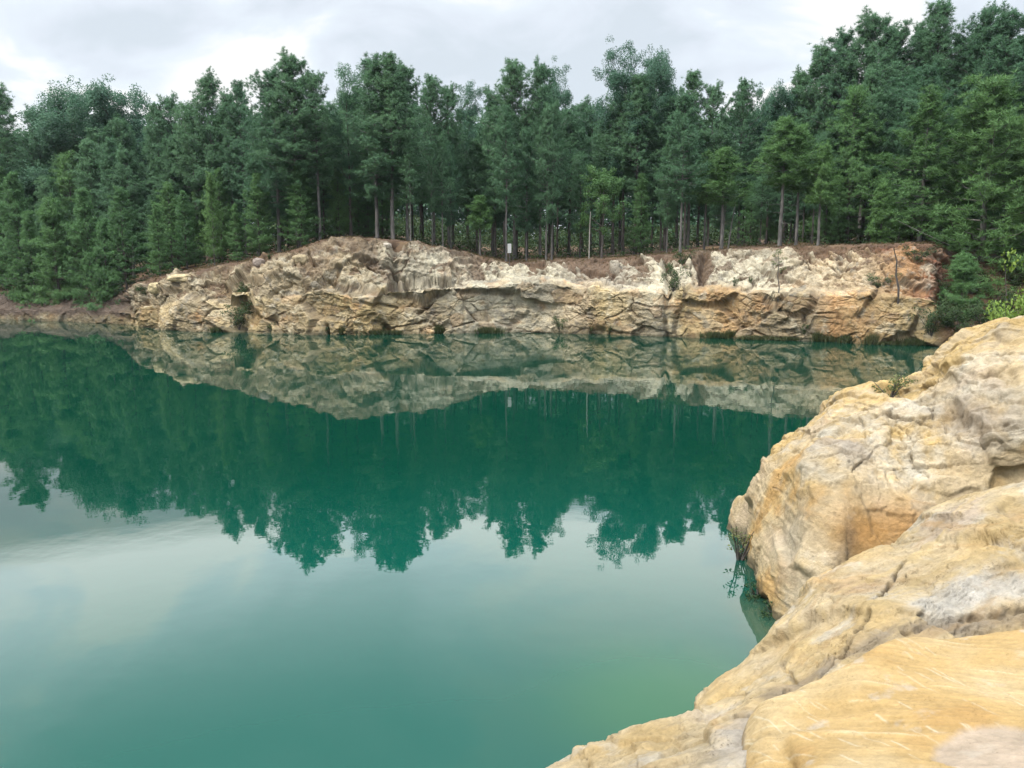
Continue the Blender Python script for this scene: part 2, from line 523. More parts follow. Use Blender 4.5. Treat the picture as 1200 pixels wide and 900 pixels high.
f2, e2, r2 = vor(x1 / 1.15 + 31, y1 / .72, 62)
f3, e3, r3 = vor(sw / .34 + 11, tw / .30, 63)
rid = fbm(np.stack([ss * .55, tt * .55, ss * 0 + 2], -1), 5, 71, .55)
fine = fbm(np.stack([ss * 2.6, tt * 2.6, ss * 0 + 4], -1), 4, 72, .6)
gul = fbm(np.stack([ss * .62 + tt * .22, tt * .09, ss * 0], -1), 4, 81, .55, ridged=True)     # eroded runnels
open1 = sstep(-.12, .22, fbm(np.stack([ss * .5, tt * .5, ss * 0 + 21], -1), 3, 66)); open2 = sstep(0, .3, fbm(np.stack([ss * .9, tt * .9, ss * 0 + 31], -1), 3, 67))
bedp = tt * 1.0 + warp * .12 + .08 * ss
bedn = fbm(np.stack([bedp * 4.2, ss * .25, ss * 0], -1), 4, 68, .6)
D_low = f2 * .10 + f3 * .06 - .08 * open1 * np.exp(-(e1 / .015) ** 2) - .09 * open2 * np.exp(-(e2 / .04) ** 2) + rid * .16 + fine * .10 + bedn * .10
slant = ss + tt * .55 + warp * .7
fl_n = fbm(np.stack([slant * .40, ss * 0, ss * 0 + 5], -1), 3, 83, .6) + fbm(np.stack([slant * 1.3, tt * .35, ss * 0 + 8], -1), 3, 84, .6) * .38
iron = fl_n + fbm(np.stack([ss * 2.2, tt * 2.2, ss * 0], -1), 3, 85, .6) * .16 - np.interp(kk, [3.6, 4.0, 5.0, 5.7, 6.0], [-.50, -.38, -.14, .06, .5])
pock = np.exp(-((qq - 690) / 22) ** 2) * .3 + np.exp(-((qq - 738) / 14) ** 2) * .18 + np.exp(-((qq - 820) / 8) ** 2) * .5 - np.exp(-((qq - 870) / 45) ** 2) * .25 + np.exp(-((qq - 560) / 9) ** 2) * .4
iron = sstep(-.06, .06, iron - pock)
D_upp = (iron - .5) * .30 + (gul - .35) * .28 + f3 * .12 + f2 * .16 + fine * .20 + rid * .16
D_left = f1 * .25 + f2 * .12 + f3 * .10 - .16 * open1 * np.exp(-(e1 / .018) ** 2) - .09 * open2 * np.exp(-(e2 / .04) ** 2) + rid * .26 + fine * .13 + bedn * .07
D = D_low * low + D_upp * (1 - low)
D = D * (1 - leftS) + (D_left * (1 - .45 * sstep(4.6, 5.6, kk)) + (gul - .35) * .5 * sstep(4.4, 5.4, kk)) * leftS
D = D * (1 - .8 * earthtop) * (1 - .55 * bank) * (1 - .6 * slope) + earthtop * fine * .12
# cave-like undercut at the water and the dark clefts between the big blocks
for (q0, w, amp, klo, khi) in [(315, 4, .8, .5, 1.6), (383, 3, .7, .5, 1.5), (403, 3, .5, .5, 1.3), (451, 9, .45, .5, 1.2), (150, 8, 1.0, .5, 5),
                               (700, 20, .5, .6, 1.35), (657, 9, .8, .6, 3.2), (782, 4, 1.1, .6, 5.6), (545, 3, .4, .6, 3), (575, 3, .5, .6, 2.2), (968, 16, .25, .6, 1.3),
                               (467, 5, .7, 4, 6.2), (283, 12, .8, .6, 4.5), (822, 4, .7, 4, 5.8)]:
    D -= amp * np.exp(-((qq - q0 + warp * 9) / w) ** 2) * sstep(klo - .2, klo + .1, kk) * (1 - sstep(khi - .2, khi + .2, kk))
# slanting open joints of the left face
for (qa, za, qb, zb, amp) in [(385, 4.1, 412, 3.3, .5), (428, 2.6, 466, 1.9, .55), (432, 5.0, 452, 4.3, .5), (463, 4.6, 487, 3.6, .7), (345, 3.8, 318, 2.9, .4), (490, 1.4, 520, 3.2, .4)]:
    t = np.clip(((qq - qa) * (qb - qa) / 110. + (bp[:, 2] - za) * (zb - za)) / ((qb - qa) ** 2 / 110. + (zb - za) ** 2), 0, 1)
    dd = np.hypot((qq - qa - (qb - qa) * t) / 11., bp[:, 2] - za - (zb - za) * t + warp * .12)
    D -= amp * np.exp(-(dd / .11) ** 2)
fade = sstep(0, 1, (kk - .3) / .6)
sg_ = np.sign(nrm[:, :, 1].mean()) * -1
no_ = nrm.reshape(-1, 3) * sg_
fm = (1 - .85 * earthtop) * (1 - .6 * slope) * (1 - .5 * bank) * (.2 + .8 * fade)
fm = fm * np.where(leftS > .5, 1.0, 1 - .35 * upp)
rub = np.maximum(sstep(.0, .3, fbm(bp * .42 + 60, 3, 724)), upp * .8)
bf_, frA = facet(bp, no_, 2.9, 721, (1.4, 1.2, .95), .95, .28, .34, .95, fm * (.75 + .25 * leftS), .16)
bf_ = relax(bf_.reshape(NR, NC, 3), 1).reshape(-1, 3)
bf_, frB = facet(bf_, no_, 1.15, 722, (1.3, 1.1, .7), .9, .24, .07, .28, fm * (.35 + .65 * rub), .22)
bf_, frC = facet(bf_, no_, .42, 723, (1.2, 1.1, .8), .8, .26, .03, .10, fm * rub, .25)
face = 1 - .6 * (1 - rub)
jA = np.exp(-(FACET_EDGE[721] / .030) ** 2) * sstep(-.25, .1, fbm(bp * .5 + 70, 3, 725)) * (1 - earthtop) * (1 - .7 * bank)
jB = np.exp(-(FACET_EDGE[722] / .045) ** 2) * sstep(.0, .25, fbm(bp * .6 + 90, 3, 726)) * (1 - earthtop) * (1 - .7 * bank)
D = D * (.45 + .55 * rub) - jA * .17 - jB * .08 + fbm(bf_ * 3.1, 4, 75, .6) * .06 * (1 - earthtop)
P = bf_ + no_ * D[:, None] * (.35 + .65 * fade)[:, None]

# mineral colours of the rock
C_TAN, C_YEL, C_WHI = np.array([.37, .295, .185]), np.array([.46, .345, .175]), np.array([.50, .445, .325])
C_ORA, C_GRY, C_EAR, C_RED, C_PNK = np.array([.43, .25, .115]), np.array([.23, .205, .165]), np.array([.10, .058, .034]), np.array([.20, .085, .045]), np.array([.41, .315, .195])


def zone(px, cols):
    cols = np.array(cols)
    return np.stack([np.interp(qq, px, cols[:, i]) for i in range(3)], -1)


lowc = zone([100, 165, 230, 300, 340, 400, 450, 500, 560, 620, 690, 705, 740, 780, 800, 850, 900, 950, 975, 1060],
            [C_TAN * .75, C_YEL * .9, C_TAN, C_YEL * .95, C_TAN, C_YEL, C_YEL, C_TAN * .95, C_WHI * .85, C_WHI * .78, C_PNK, C_YEL, C_TAN, C_WHI * .95, C_YEL, C_ORA * .8 + C_YEL * .3, C_TAN, C_PNK * .8, C_ORA, C_YEL * .9])
uppc = zone([100, 200, 330, 420, 470, 560, 640, 700, 760, 830, 900, 960, 1010, 1045, 1080],
            [C_TAN * .6, C_TAN * .9, C_TAN * .9, C_TAN * .85, C_WHI * .75, C_WHI * .9, C_WHI * .8, C_GRY * 1.2, C_WHI, C_WHI, C_WHI * .95, C_PNK, C_PNK, C_ORA * .8, C_RED])
col = mix(lowc, uppc, sstep(2.9, 4.0, kk + warp * .6))
pt = lambda f, s_: np.stack([ss * f, tt * f, ss * 0 + s_], -1)
n_a, n_b, n_c = fbm(P * .55, 5, 91), fbm(P * .9 + 9, 5, 92, .6), fbm(P * 1.7 + 19, 5, 93, .6)
col = mix(col, C_ORA * 1.02, .75 * sstep(.12, .42, n_a) * (1 - upp * .6))
col = mix(col, C_WHI, .7 * sstep(.12, .4, n_b))
col = mix(col, C_GRY, .75 * sstep(.10, .38, -n_b))
col = mix(col, C_GRY * .55, .7 * sstep(.2, .45, n_c) * (.4 + .6 * leftS))
col = col * (.78 + .46 * frA * (1 - upp) + .26 * upp)[:, None] * (.88 + .26 * frB)[:, None] * (.94 + .14 * frC)[:, None]
col = mix(col, C_WHI, .35 * sstep(.80, .84, frB) * (1 - bank)); col = mix(col, C_ORA, .28 * sstep(.16, .12, frB) * (1 - upp)); col = mix(col, C_YEL, .25 * sstep(.70, .74, frC) * (1 - upp))
# soil that has washed down the runnels and iron-stained joints
wash = sstep(.45, .05, gul + fine * .25) * upp * (1 - .5 * leftS)
wash = np.maximum(wash, sstep(.0, .4, n_a + .6 * (kk - 5.1)) * upp * .8)
pocket = np.exp(-((qq - 690) / 24) ** 2) * .45 + np.exp(-((qq - 735) / 20) ** 2) * .2 + np.exp(-((qq - 820) / 9) ** 2) + .8 * np.exp(-((qq - 545) / 8) ** 2) + .8 * np.exp(-((qq - 375) / 20) ** 2) * sstep(4.4, 5, kk)
wash = np.maximum(wash * .35, sstep(.24, .20, frB) * sstep(.55, .45, frC) * upp * .8)
wash = np.maximum(wash, (1 - iron) * upp * (1 - .35 * leftS))
wash = np.clip(np.maximum(wash, pocket * sstep(3.2, 3.8, kk) * (1 - earthtop) * sstep(.35, -.05, n_c)), 0, 1)
col = mix(col, C_EAR * 1.25, wash * .88)
col = mix(col, C_RED, np.clip(np.exp(-((qq - 1030) / 16) ** 2) * sstep(5, 5.8, kk) * (1 - sstep(6.2, 6.6, kk)), 0, 1))
col = mix(col, C_EAR * .9, np.clip(.48 * jA + .36 * jB, 0, .6))
col = mix(col, C_EAR * (1.05 + .5 * n_a[:, None]), earthtop * .96)
col = mix(col, C_EAR * .9, slope * .92)
col = mix(col, C_EAR * 1.0 + .05, bank * sstep(1.6, 2.6, kk + warp) * .9)
col = col * (1 - .30 * bank)[:, None]
col = mix(col, np.array([.10, .09, .055]), .6 * sstep(.35, .05, bp[:, 2] + n_c * .35) * (1 - .5 * bank))       # algae band at the water
col = np.clip(col * .66 * (1 + .5 * n_c[:, None] * .5), .01, .8)
cl_faces = grid_faces(NR, NC)
cl = link('cliff', mesh('cliff', P, cl_faces, 4, M_ROCK_FAR, col, smooth=True))
tag(cl, 'fractured tan and white sandstone cliff along the far shore of the lake', kind='structure')
st_ = 3
sub = P.reshape(NR, NC, 3)[::st_, ::st_]
cliff_bvh = BVHTree.FromPolygons(sub.reshape(-1, 3).tolist(), grid_faces(*sub.shape[:2]).tolist())


def hit(px, py):
    r = ray(px, py); r = r / np.linalg.norm(r)
    h = cliff_bvh.ray_cast(Vector((0, 0, CAM_H)), Vector(r))
    return np.array(h[0]) if h[0] is not None else WZ(px, py, .02)


# ------------------------------------------------------------------ near rocks
def cr_weights(n, t):
    """Catmull-Rom weights of n control points at the parameters t"""
    i = np.clip(np.floor(t).astype(int), 0, n - 2); f = t - i
    w = np.stack([-.5 * f + f ** 2 - .5 * f ** 3, 1 - 2.5 * f ** 2 + 1.5 * f ** 3, .5 * f + 2 * f ** 2 - 1.5 * f ** 3, -.5 * f ** 2 + .5 * f ** 3], -1)
    M = np.zeros((len(t), n))
    for k in range(4):
        np.add.at(M, (np.arange(len(t)), np.clip(i + k - 1, 0, n - 1)), w[:, k])
    return M


def spaced(L, step, coarse=(), lo=3):
    t = []
    for k, l in enumerate(L):
        n = max(lo, int(l / (step * (4 if k in coarse else 1))))
        t += [k + j / n for j in range(n)]
    return np.array(t + [len(L)])


def loft(net, su, sv, cu=(), cv=()):
    net = np.array(net, float)
    Lu = np.linalg.norm(np.diff(net, axis=1), axis=2).mean(0); Lv = np.linalg.norm(np.diff(net, axis=0), axis=2).mean(1)
    tu, tv = spaced(Lu, su, cu), spaced(Lv, sv, cv)
    Mu, Mv = cr_weights(net.shape[1], tu), cr_weights(net.shape[0], tv)
    return np.einsum('rk,kcd,jc->rjd', Mv, net, Mu), tu, tv


def outward(P, c):
    n = grid_normals(P)
    s = np.sign(((P - np.array(c)) * n).sum(-1).mean())
    return n * s, s


def polydist(P, pts):
    pts = np.array(pts); best = np.full(len(P), 1e9)
    for a, b in zip(pts[:-1], pts[1:]):
        ab = b - a
        t = np.clip(((P - a) @ ab) / (ab @ ab), 0, 1)
        best = np.minimum(best, np.linalg.norm(P - a - t[:, None] * ab, axis=1))
    return best


ALB = .405


def cracks(p, f, seed, w):
    q = p * f
    a = gnoise(q + .35 * np.stack([gnoise(q * 2.1, seed + 5), gnoise(q * 2.1 + 9, seed + 6), gnoise(q * 2.1 + 17, seed + 7)], -1), seed)
    return np.exp(-(a / w) ** 2) * sstep(.02, .3, gnoise(p * f * .6 + 40, seed + 9))


def rock_object(name, base, D, nr, sgn, mat, col):
    P = base.reshape(-1, 3) + nr.reshape(-1, 3) * D[:, None]
    f = grid_faces(*base.shape[:2]); col = np.asarray(col) * ALB
    if sgn < 0: f = f[:, ::-1]
    return link(name, mesh(name, P, f, 4, mat, np.clip(col, .01, .85), True)), P


K = lambda *a: np.array(a, float)
def on_surface(G):
    H_ = G[::3, ::3]
    t_ = BVHTree.FromPolygons(H_.reshape(-1, 3).tolist(), grid_faces(*H_.shape[:2]).tolist())

    def f_(px, py, d=None):
        r_ = ray(px, py); h_ = t_.ray_cast(Vector((0, 0, CAM_H)), Vector(r_ / np.linalg.norm(r_)))
        return np.array(h_[0]) if h_[0] is not None else W(px, py, d or 12)
    return f_


# -- big face across the cove
r2_sil = [K(5.9, 17.6, .9), W(901, 543, 15.3), W(921, 524, 15.5), W(945, 505, 15.6), W(966, 484, 15.8), W(990, 468, 15.9), W(1060, 452, 15.8),
          W(1096, 437, 15.5), W(1130, 398, 15.2), W(1200, 377, 14.7), W(1330, 357, 14.5), W(1600, 342, 14.5)]
r2_up = [K(5.5, 17.2, .7), W(896, 555, 15.1), W(909, 546, 14.7), W(930, 531, 14.5), W(950, 516, 14.4), W(980, 497, 14.5), W(1050, 476, 14.3),
         W(1090, 463, 14.2), W(1128, 432, 14.2), W(1190, 411, 13.8), W(1330, 390, 13.6), W(1600, 370, 13.6)]
r2_brow = [K(5.1, 16.8, .5), W(889, 574, 15.0), W(903, 580, 13.9), W(922, 570, 13.4), W(945, 560, 13.0), W(975, 553, 12.75), W(1040, 553, 12.7),
           W(1085, 548, 12.65), W(1125, 535, 12.6), W(1190, 515, 12.3), W(1330, 497, 12.3), W(1600, 487, 12.3)]
r2_low = [K(4.8, 16.5, .25), W(880, 612, 14.8), W(893, 640, 13.4), W(915, 650, 12.6), W(940, 655, 11.9), W(978, 640, 11.75), W(1040, 615, 11.95),
          W(1085, 608, 11.95), W(1125, 585, 12.1), W(1190, 565, 12.2), W(1330, 552, 12.0), W(1600, 538, 12.0)]
r2_wat = [K(4.6, 16.3, 0), WZ(872, 645, 0), WZ(892, 692, 0), WZ(913, 716, 0), WZ(932, 737, 0), K(5.0, 11.2, .1), K(5.9, 11.6, .2), K(6.9, 11.5, .3),
          K(7.7, 11.4, .4), K(8.7, 11.3, .5), K(11, 11, .5), K(16, 11, .5)]
r2_sil, r2_up, r2_brow, r2_low, r2_wat = map(np.array, (r2_sil, r2_up, r2_brow, r2_low, r2_wat))
net = [r2_wat + K(.25, -.1, -3.2), r2_wat + K(-.05, -.1, -.5), r2_wat, r2_low, r2_brow, r2_up, r2_sil, r2_sil + K(.5, 1.1, -.12), r2_sil + K(1.2, 3.2, -1.2), r2_sil + K(1.5, 5, -7)]
b2, tu, tv = loft(net, .017, .018, (0, 9, 10), (0, 7, 8))
n2, s2 = outward(b2, (9, 15, 0))
p2 = b2.reshape(-1, 3)
fp, fr1 = facet(p2, n2.reshape(-1, 3), 1.3, 701, (1, 1, .9), .80, .13, .035, .30)
fp = relax(fp.reshape(b2.shape), 2).reshape(-1, 3)
fp, fr2 = facet(fp, n2.reshape(-1, 3), .46, 702, (1.1, 1, .7), .7, .18, .015, .08, sstep(-.25, .25, fbm(p2 * .7, 3, 705)))
b2 = relax(fp.reshape(b2.shape), 1); p2 = b2.reshape(-1, 3); n2 = outward(b2, (9, 15, 0))[0]
n2 = relax(n2.copy(), 6); n2 /= np.linalg.norm(n2, axis=-1, keepdims=True)
S2 = on_surface(b2)
TV, TU = [a.ravel() for a in np.meshgrid(tv, tu, indexing='ij')]
w2 = fbm(p2 * .8, 3, 101)
bed = p2[:, 2] * 1.0 + p2[:, 0] * .22 - p2[:, 1] * .12 + w2 * .25        # tilted bedding
strat = fbm(np.stack([bed * 5.5, p2[:, 0] * .35, p2[:, 1] * .35], -1), 4, 102, .6)
crust = sstep(3.55, 3.9, TV + w2 * .35) * (1 - sstep(4.75, 5.3, TV + w2 * .5)) * sstep(3.6, 4.6, TU)   # knobbly pale band
kn = fbm(p2 * 3.2, 5, 103, .58, ridged=True)
v1, ve, vr = vor(p2[:, 0] / .62 + w2, (p2[:, 2] + p2[:, 1] * .35) / .4 + w2 * .8, 104)
b_big = fbm(p2 * .55, 4, 105); b_mid = fbm(p2 * 2.0, 5, 106, .55)
upper = sstep(4.6, 5.2, TV)
vb, vbe, vbr = vor(p2[:, 0] / 1.5 + p2[:, 1] * .35 + w2 * .4, p2[:, 2] / 1.0 + p2[:, 1] * .25 + w2 * .4, 109)
D2 = b_big * .05 + b_mid * .016 + strat * (.022 + .018 * upper) + crust * (kn * .07 + v1 * .07 - .05 * np.exp(-(ve / .04) ** 2)) + upper * (v1 * .05)
D2 += fbm(p2 * 5, 5, 107, .62, ridged=True) * .012 + fbm(p2 * 17, 3, 117, .6) * .009
fr_ = bed * 2.6 + fbm(p2 * 1.5, 4, 119) * .7; te2 = fr_ - np.floor(fr_); te2 = np.where(te2 < .90, te2 / .90, (1 - te2) / .10)
D2 += te2 * .055 * (.35 + .65 * upper) * sstep(-.15, .2, fbm(p2 * .8 + 33, 3, 120))
ridge = [S2(985, 590, 12.6), S2(985, 625, 12.0), S2(965, 680, 11.9), S2(950, 720, 11.8)]
dr = polydist(p2, ridge)
D2 += .08 * np.exp(-(dr / .25) ** 2)
stain2 = np.zeros(len(p2)); jit2 = np.stack([fbm(p2 * 3.5 + 7 * k, 3, 130 + k, .6) for k in range(3)], -1) * .03
for crk, a_, w_ in [([S2(907, 572), S2(940, 586), S2(978, 605)], .05, .03), ([S2(900, 602), S2(925, 612), S2(955, 628)], .04, .025), ([S2(1062, 500), S2(1085, 493), S2(1080, 470), S2(1093, 440)], .08, .04), ([S2(1100, 500), S2(1135, 505), S2(1180, 498)], .08, .04), ([S2(953, 530), S2(958, 550), S2(950, 575)], .05, .04), ([S2(1000, 470), S2(1030, 480), S2(1075, 470)], .06, .035), ([S2(1135, 455), S2(1160, 440), S2(1190, 445)], .10, .04), ([S2(1010, 480, 14.3), S2(1055, 490, 14), S2(1090, 500, 13.5)], .14, .06), ([S2(1100, 445, 15), S2(1090, 480, 14), S2(1120, 510, 13)], .14, .06)]:
    w_, a_ = w_ * .42, a_ * .6; pd_ = polydist(p2 + jit2, crk); D2 -= a_ * np.exp(-(pd_ / w_ + np.abs(b_mid) * .3) ** 2); stain2 = np.maximum(stain2, np.exp(-(pd_ / (w_ * 1.6) + np.abs(b_mid) * .6) ** 2))
ck = np.maximum(cracks(p2 * [1, 1, 1.5], .9, 601, .020), cracks(p2 * [1, 1, 1.8], 2.0, 602, .024) * .7)
ck = ck * sstep(3.9, 4.4, TV)
D2 -= ck * .05
f2b, e2b, r2b = vor(p2[:, 0] / .34 + p2[:, 1] * .6 + w2, p2[:, 2] / .22 + w2 * .6, 108)
D2 += (f2b * .03) * (.35 + .65 * np.maximum(crust, upper))
D2 *= sstep(.2, 1.2, TV) * .6 + .4
cA, cB, cW, cO, cP, cG = K(.68, .525, .31), K(.70, .48, .19), K(.76, .67, .51), K(.62, .33, .11), K(.64, .49, .35), K(.36, .30, .22)
q1, q2, q3 = fbm(p2 * .9, 5, 111), fbm(p2 * 1.6 + 9, 5, 112, .6), fbm(p2 * 3.5, 5, 113, .6)
c2 = mix(np.broadcast_to(cA, p2.shape), cB, sstep(-.1, .35, q1))
c2 = mix(c2, cW, np.clip(crust * .75 * sstep(-.3, .2, q2) + .5 * sstep(.15, .4, q2), 0, 1))
c2 = mix(c2, cP * 1.06, .4 * sstep(.1, .4, -q1))
c2 = mix(c2, cO, np.clip(np.exp(-(polydist(p2, [S2(1010, 625, 12.5), S2(1060, 618, 12.6)]) / .45) ** 2) * .85 + .25 * sstep(.2, .45, strat) * (1 - crust), 0, 1))
c2 = mix(c2, cB, .75 * sstep(4.9, 5.6, TV + q1 * .6) * sstep(-.2, .25, q3 + q1))
c2 = c2 * (.88 + .24 * fr1)[:, None] * (.92 + .16 * fr2)[:, None]
c2 = mix(c2, cO, .55 * sstep(.0, .35, q1 - .5 * q2) * (1 - crust) * (1 - upper))
c2 = mix(c2, cG * 1.45, .35 * sstep(.1, .35, fbm(p2 * 1.3 + 23, 5, 118, .6)) * sstep(3.3, 4.2, TV))
c2 = mix(c2, cG * 1.2, .45 * sstep(.22, .46, -q3))
bl2 = fbm(np.stack([bed * 16 + q3 * .5, p2[:, 0] * .8, p2[:, 1] * .8], -1), 4, 121, .65)
c2 = c2 * (1 + .20 * bl2)[:, None] * (1 + .16 * fbm(p2 * 14, 3, 122, .65))[:, None]
c2 = mix(c2, cW * .98, .6 * np.exp(-(polydist(p2, [S2(930, 640, 12.4), S2(940, 690, 12.0)]) / .4) ** 2))
c2 = mix(c2, K(.34, .26, .17), .6 * stain2)
c2 = mix(c2, K(.36, .29, .24), .6 * np.exp(-(polydist(p2, [S2(980, 518), S2(1000, 530)]) / .35 + q3 * .6) ** 2) + .55 * np.exp(-(polydist(p2, [S2(1125, 488), S2(1150, 492)]) / .4 + q3 * .5) ** 2))
c2 = mix(c2, K(.30, .21, .13), .6 * np.exp(-(polydist(p2, [S2(992, 625), S2(985, 680)]) / .16 + q3 * .6) ** 2))
wetl = np.maximum(sstep(.22, .08, p2[:, 2] + q2 * .12), sstep(.75, .15, p2[:, 2] + q2 * .9 + .25) * .9)
c2 = mix(c2, K(.12, .105, .06), wetl * .85)
c2 = mix(c2, K(.34, .27, .18), .45 * ck)
rf, _ = rock_object('rock_outcrop', b2, D2, n2, s2, M_ROCK_NEAR, c2)
tag(rf, 'tall pale sandstone rock face across the cove, its foot in the water', 'rock')

# -- the ledge in front of it
r1_sil = [W(575, 966, 4.5), W(665, 906, 4.9), W(722, 882, 5.1), W(775, 858, 5.3), W(832, 835, 5.5), W(876, 797, 5.8), W(915, 763, 6.0), W(934, 739, 6.15),
          W(986, 682, 6.6), W(1030, 653, 6.95), W(1083, 629, 7.2), W(1099, 604, 7.4), W(1150, 583, 7.6), W(1200, 572, 7.75), W(1330, 552, 8), W(1600, 532, 8.5)]
r1_mid = [W(560, 1010, 3.9), W(660, 940, 4.3), W(720, 905, 4.6), W(790, 880, 4.8), W(850, 850, 5.0), W(890, 820, 5.2), W(930, 790, 5.35), W(955, 760, 5.55),
          W(1010, 713, 5.9), W(1050, 688, 6.2), W(1095, 666, 6.4), W(1120, 646, 6.5), W(1160, 632, 6.6), W(1210, 622, 6.7), W(1340, 602, 6.9), W(1600, 582, 7.3)]
r1_crs = [W(560, 1100, 3.3), W(700, 1000, 3.6), W(790, 950, 3.75), W(860, 910, 3.95), W(890, 860, 4.4), W(905, 832, 4.75), W(945, 812, 4.95), W(975, 792, 5.0),
          W(1020, 768, 5.15), W(1055, 752, 5.3), W(1095, 752, 5.35), W(1125, 754, 5.35), W(1160, 748, 5.4), W(1210, 742, 5.45), W(1340, 730, 5.6), W(1600, 716, 5.9)]
r1_sil, r1_mid, r1_crs = map(np.array, (r1_sil, r1_mid, r1_crs))
back = np.linspace(0, 1, 16)[:, None] * K(.25, .1, 0)
net = [r1_crs + K(.1, -2.6, -1.6), r1_crs + K(.05, -.9, -.35), r1_crs, r1_mid, r1_sil, r1_sil + K(-.28, .32, -.30) + back, r1_sil + K(-.5, .65, -1.3) + back, r1_sil + K(-.75, 1.0, -4.6) + back]
b1, tu, tv = loft(net, .0105, .0105, (13, 14), (0, 1, 5, 6))
n1_, s1 = outward(b1, (3, 5, 0))
p1 = b1.reshape(-1, 3)
fp, fr1 = facet(p1, n1_.reshape(-1, 3), .95, 711, (1.2, 1, .8), .7, .07, .012, .16)
fp = relax(fp.reshape(b1.shape), 2).reshape(-1, 3)
fp, fr2 = facet(fp, n1_.reshape(-1, 3), .30, 712, (1.5, 1, .8), .6, .10, .006, .04, sstep(-.1, .3, fbm(p1 * 1.1, 3, 715)))
b1 = relax(fp.reshape(b1.shape), 1); p1 = b1.reshape(-1, 3); n1_ = outward(b1, (3, 5, 0))[0]
n1_ = relax(n1_.copy(), 6); n1_ /= np.linalg.norm(n1_, axis=-1, keepdims=True)
TV, TU = [a.ravel() for a in np.meshgrid(tv, tu, indexing='ij')]
S1 = on_surface(b1)
w1 = fbm(p1 * 1.0, 3, 121)
lay = p1[:, 2] * 2.2 + p1[:, 1] * .55 - p1[:, 0] * .40 + w1 * .22
st1 = fbm(np.stack([lay * 5, p1[:, 0] * .5 + p1[:, 1] * .25, p1[:, 1] * .2], -1), 5, 122, .6)
bb, bm, bf = fbm(p1 * .9, 4, 123), fbm(p1 * 2.6, 5, 124, .55), fbm(p1 * 9, 4, 125, .6)
frac = lay * 2.6 + bm * .5
terr = frac - np.floor(frac); terr = np.where(terr < .86, terr / .86, (1 - terr) / .14)     # broken edges of the beds
D1 = bb * .04 + bm * .009 + st1 * .010 + bf * .006 + fbm(p1 * 11, 4, 136, .62, ridged=True) * .006 + fbm(p1 * 34, 3, 137, .6) * .004 + terr * .022 * sstep(-.1, .3, bb + .2)
near_left = sstep(5.6, 4.4, TU)
v1, ve, vr = vor(p1[:, 0] / .38 + w1, p1[:, 1] / .33 + w1, 126)
D1 += near_left * (v1 * .04 - .02 * np.exp(-(ve / .08) ** 2))
ck = cracks(p1 * [1, 1, 1.6], 1.1, 611, .014) * .6 * sstep(9.5, 7.5, TU)
al, ac = p1 @ K(.85, .46, .25), p1 @ K(-.47, .88, 0)
bl = fbm(np.stack([al * .55, ac * 6.5 + w1 * .9, p1[:, 2] * 5], -1), 5, 127, .62)
D1 -= ck * .028
D1 += (bl * .020 - .022 * np.exp(-((bl + .05) / .035) ** 2) * sstep(-.2, .2, bm)) * sstep(3.5, 6.5, TU)
f1b, e1b, r1b = vor(p1[:, 0] / .21 + w1, p1[:, 1] / .3 + p1[:, 2] / .16 + w1 * .7, 128)
D1 += f1b * .022 * sstep(-.2, .25, bm + .1)
cr1 = [([S1(1060, 660, 6.5), S1(1042, 690, 6.1), S1(1012, 728, 5.75), S1(985, 765, 5.4), S1(962, 797, 5.1)], .15, .030),
       ([S1(1092, 628, 7.1), S1(1110, 617, 7.0), S1(1135, 596, 7.3)], .08, .02),
       ([S1(968, 700, 6.2), S1(985, 712, 6.1), S1(1000, 716, 6.0)], .05, .018),
       ([S1(915, 775, 5.8), S1(930, 800, 5.3), S1(915, 822, 5.0)], .08, .03), ([S1(1060, 741, 5.5), S1(1120, 728, 5.6), S1(1200, 716, 5.8)], .10, .05),
       ([S1(850, 822, 5.4), S1(875, 815, 5.4), S1(900, 812, 5.2)], .05, .02), ([S1(1085, 650, 6.6), S1(1140, 628, 6.9), S1(1200, 618, 6.9)], .03, .015)]
stain = np.zeros(len(p1)); jit1 = np.stack([fbm(p1 * 5 + 7 * k, 3, 140 + k, .6) for k in range(3)], -1) * .05
for crk, a_, w_ in cr1:
    w_ = w_ * .5
    dpl = polydist(p1 + jit1, crk)
    D1 -= a_ * .6 * np.exp(-(dpl / w_ + np.abs(bm) * .3) ** 2)
    stain = np.maximum(stain, np.exp(-(dpl / (w_ * 2.2)) ** 2) * sstep(-.25, .25, bm))
q1, q2, q3 = fbm(p1 * 1.1, 5, 131), fbm(p1 * 2.3 + 5, 5, 132, .6), fbm(p1 * 6, 4, 133, .6)
c1 = mix(np.broadcast_to(K(.70, .555, .34), p1.shape), K(.68, .485, .225), sstep(-.15, .3, q1))
c1 = mix(c1, K(.72, .64, .50), .75 * sstep(.08, .35, q2))
c1 = mix(c1, K(.62, .48, .35), .7 * sstep(.05, .35, -q1))
c1 = mix(c1, K(.60, .36, .14), .5 * sstep(.15, .45, st1))
c1 = mix(c1, K(.74, .69, .60), .85 * np.exp(-(polydist(p1, [S1(1100, 715, 5.8), S1(1150, 690, 6.1), S1(1200, 690, 6.1)]) / .22 + q3) ** 2))
c1 = mix(c1, K(.70, .66, .58), .8 * np.exp(-(polydist(p1, [S1(870, 860, 4.9), S1(880, 900, 4.3)]) / .16 + q3) ** 2))
c1 = mix(c1, K(.30, .235, .165), .75 * stain)
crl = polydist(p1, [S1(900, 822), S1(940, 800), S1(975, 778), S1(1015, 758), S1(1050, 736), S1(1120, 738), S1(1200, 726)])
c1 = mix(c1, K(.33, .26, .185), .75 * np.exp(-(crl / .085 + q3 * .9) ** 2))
c1 = mix(c1, K(.40, .33, .26), .6 * np.exp(-(polydist(p1, [S1(872, 850), S1(868, 890)]) / .13 + q3 * .9) ** 2))
c1 = mix(c1, K(.50, .40, .28), .35 * sstep(.2, .45, -q3))
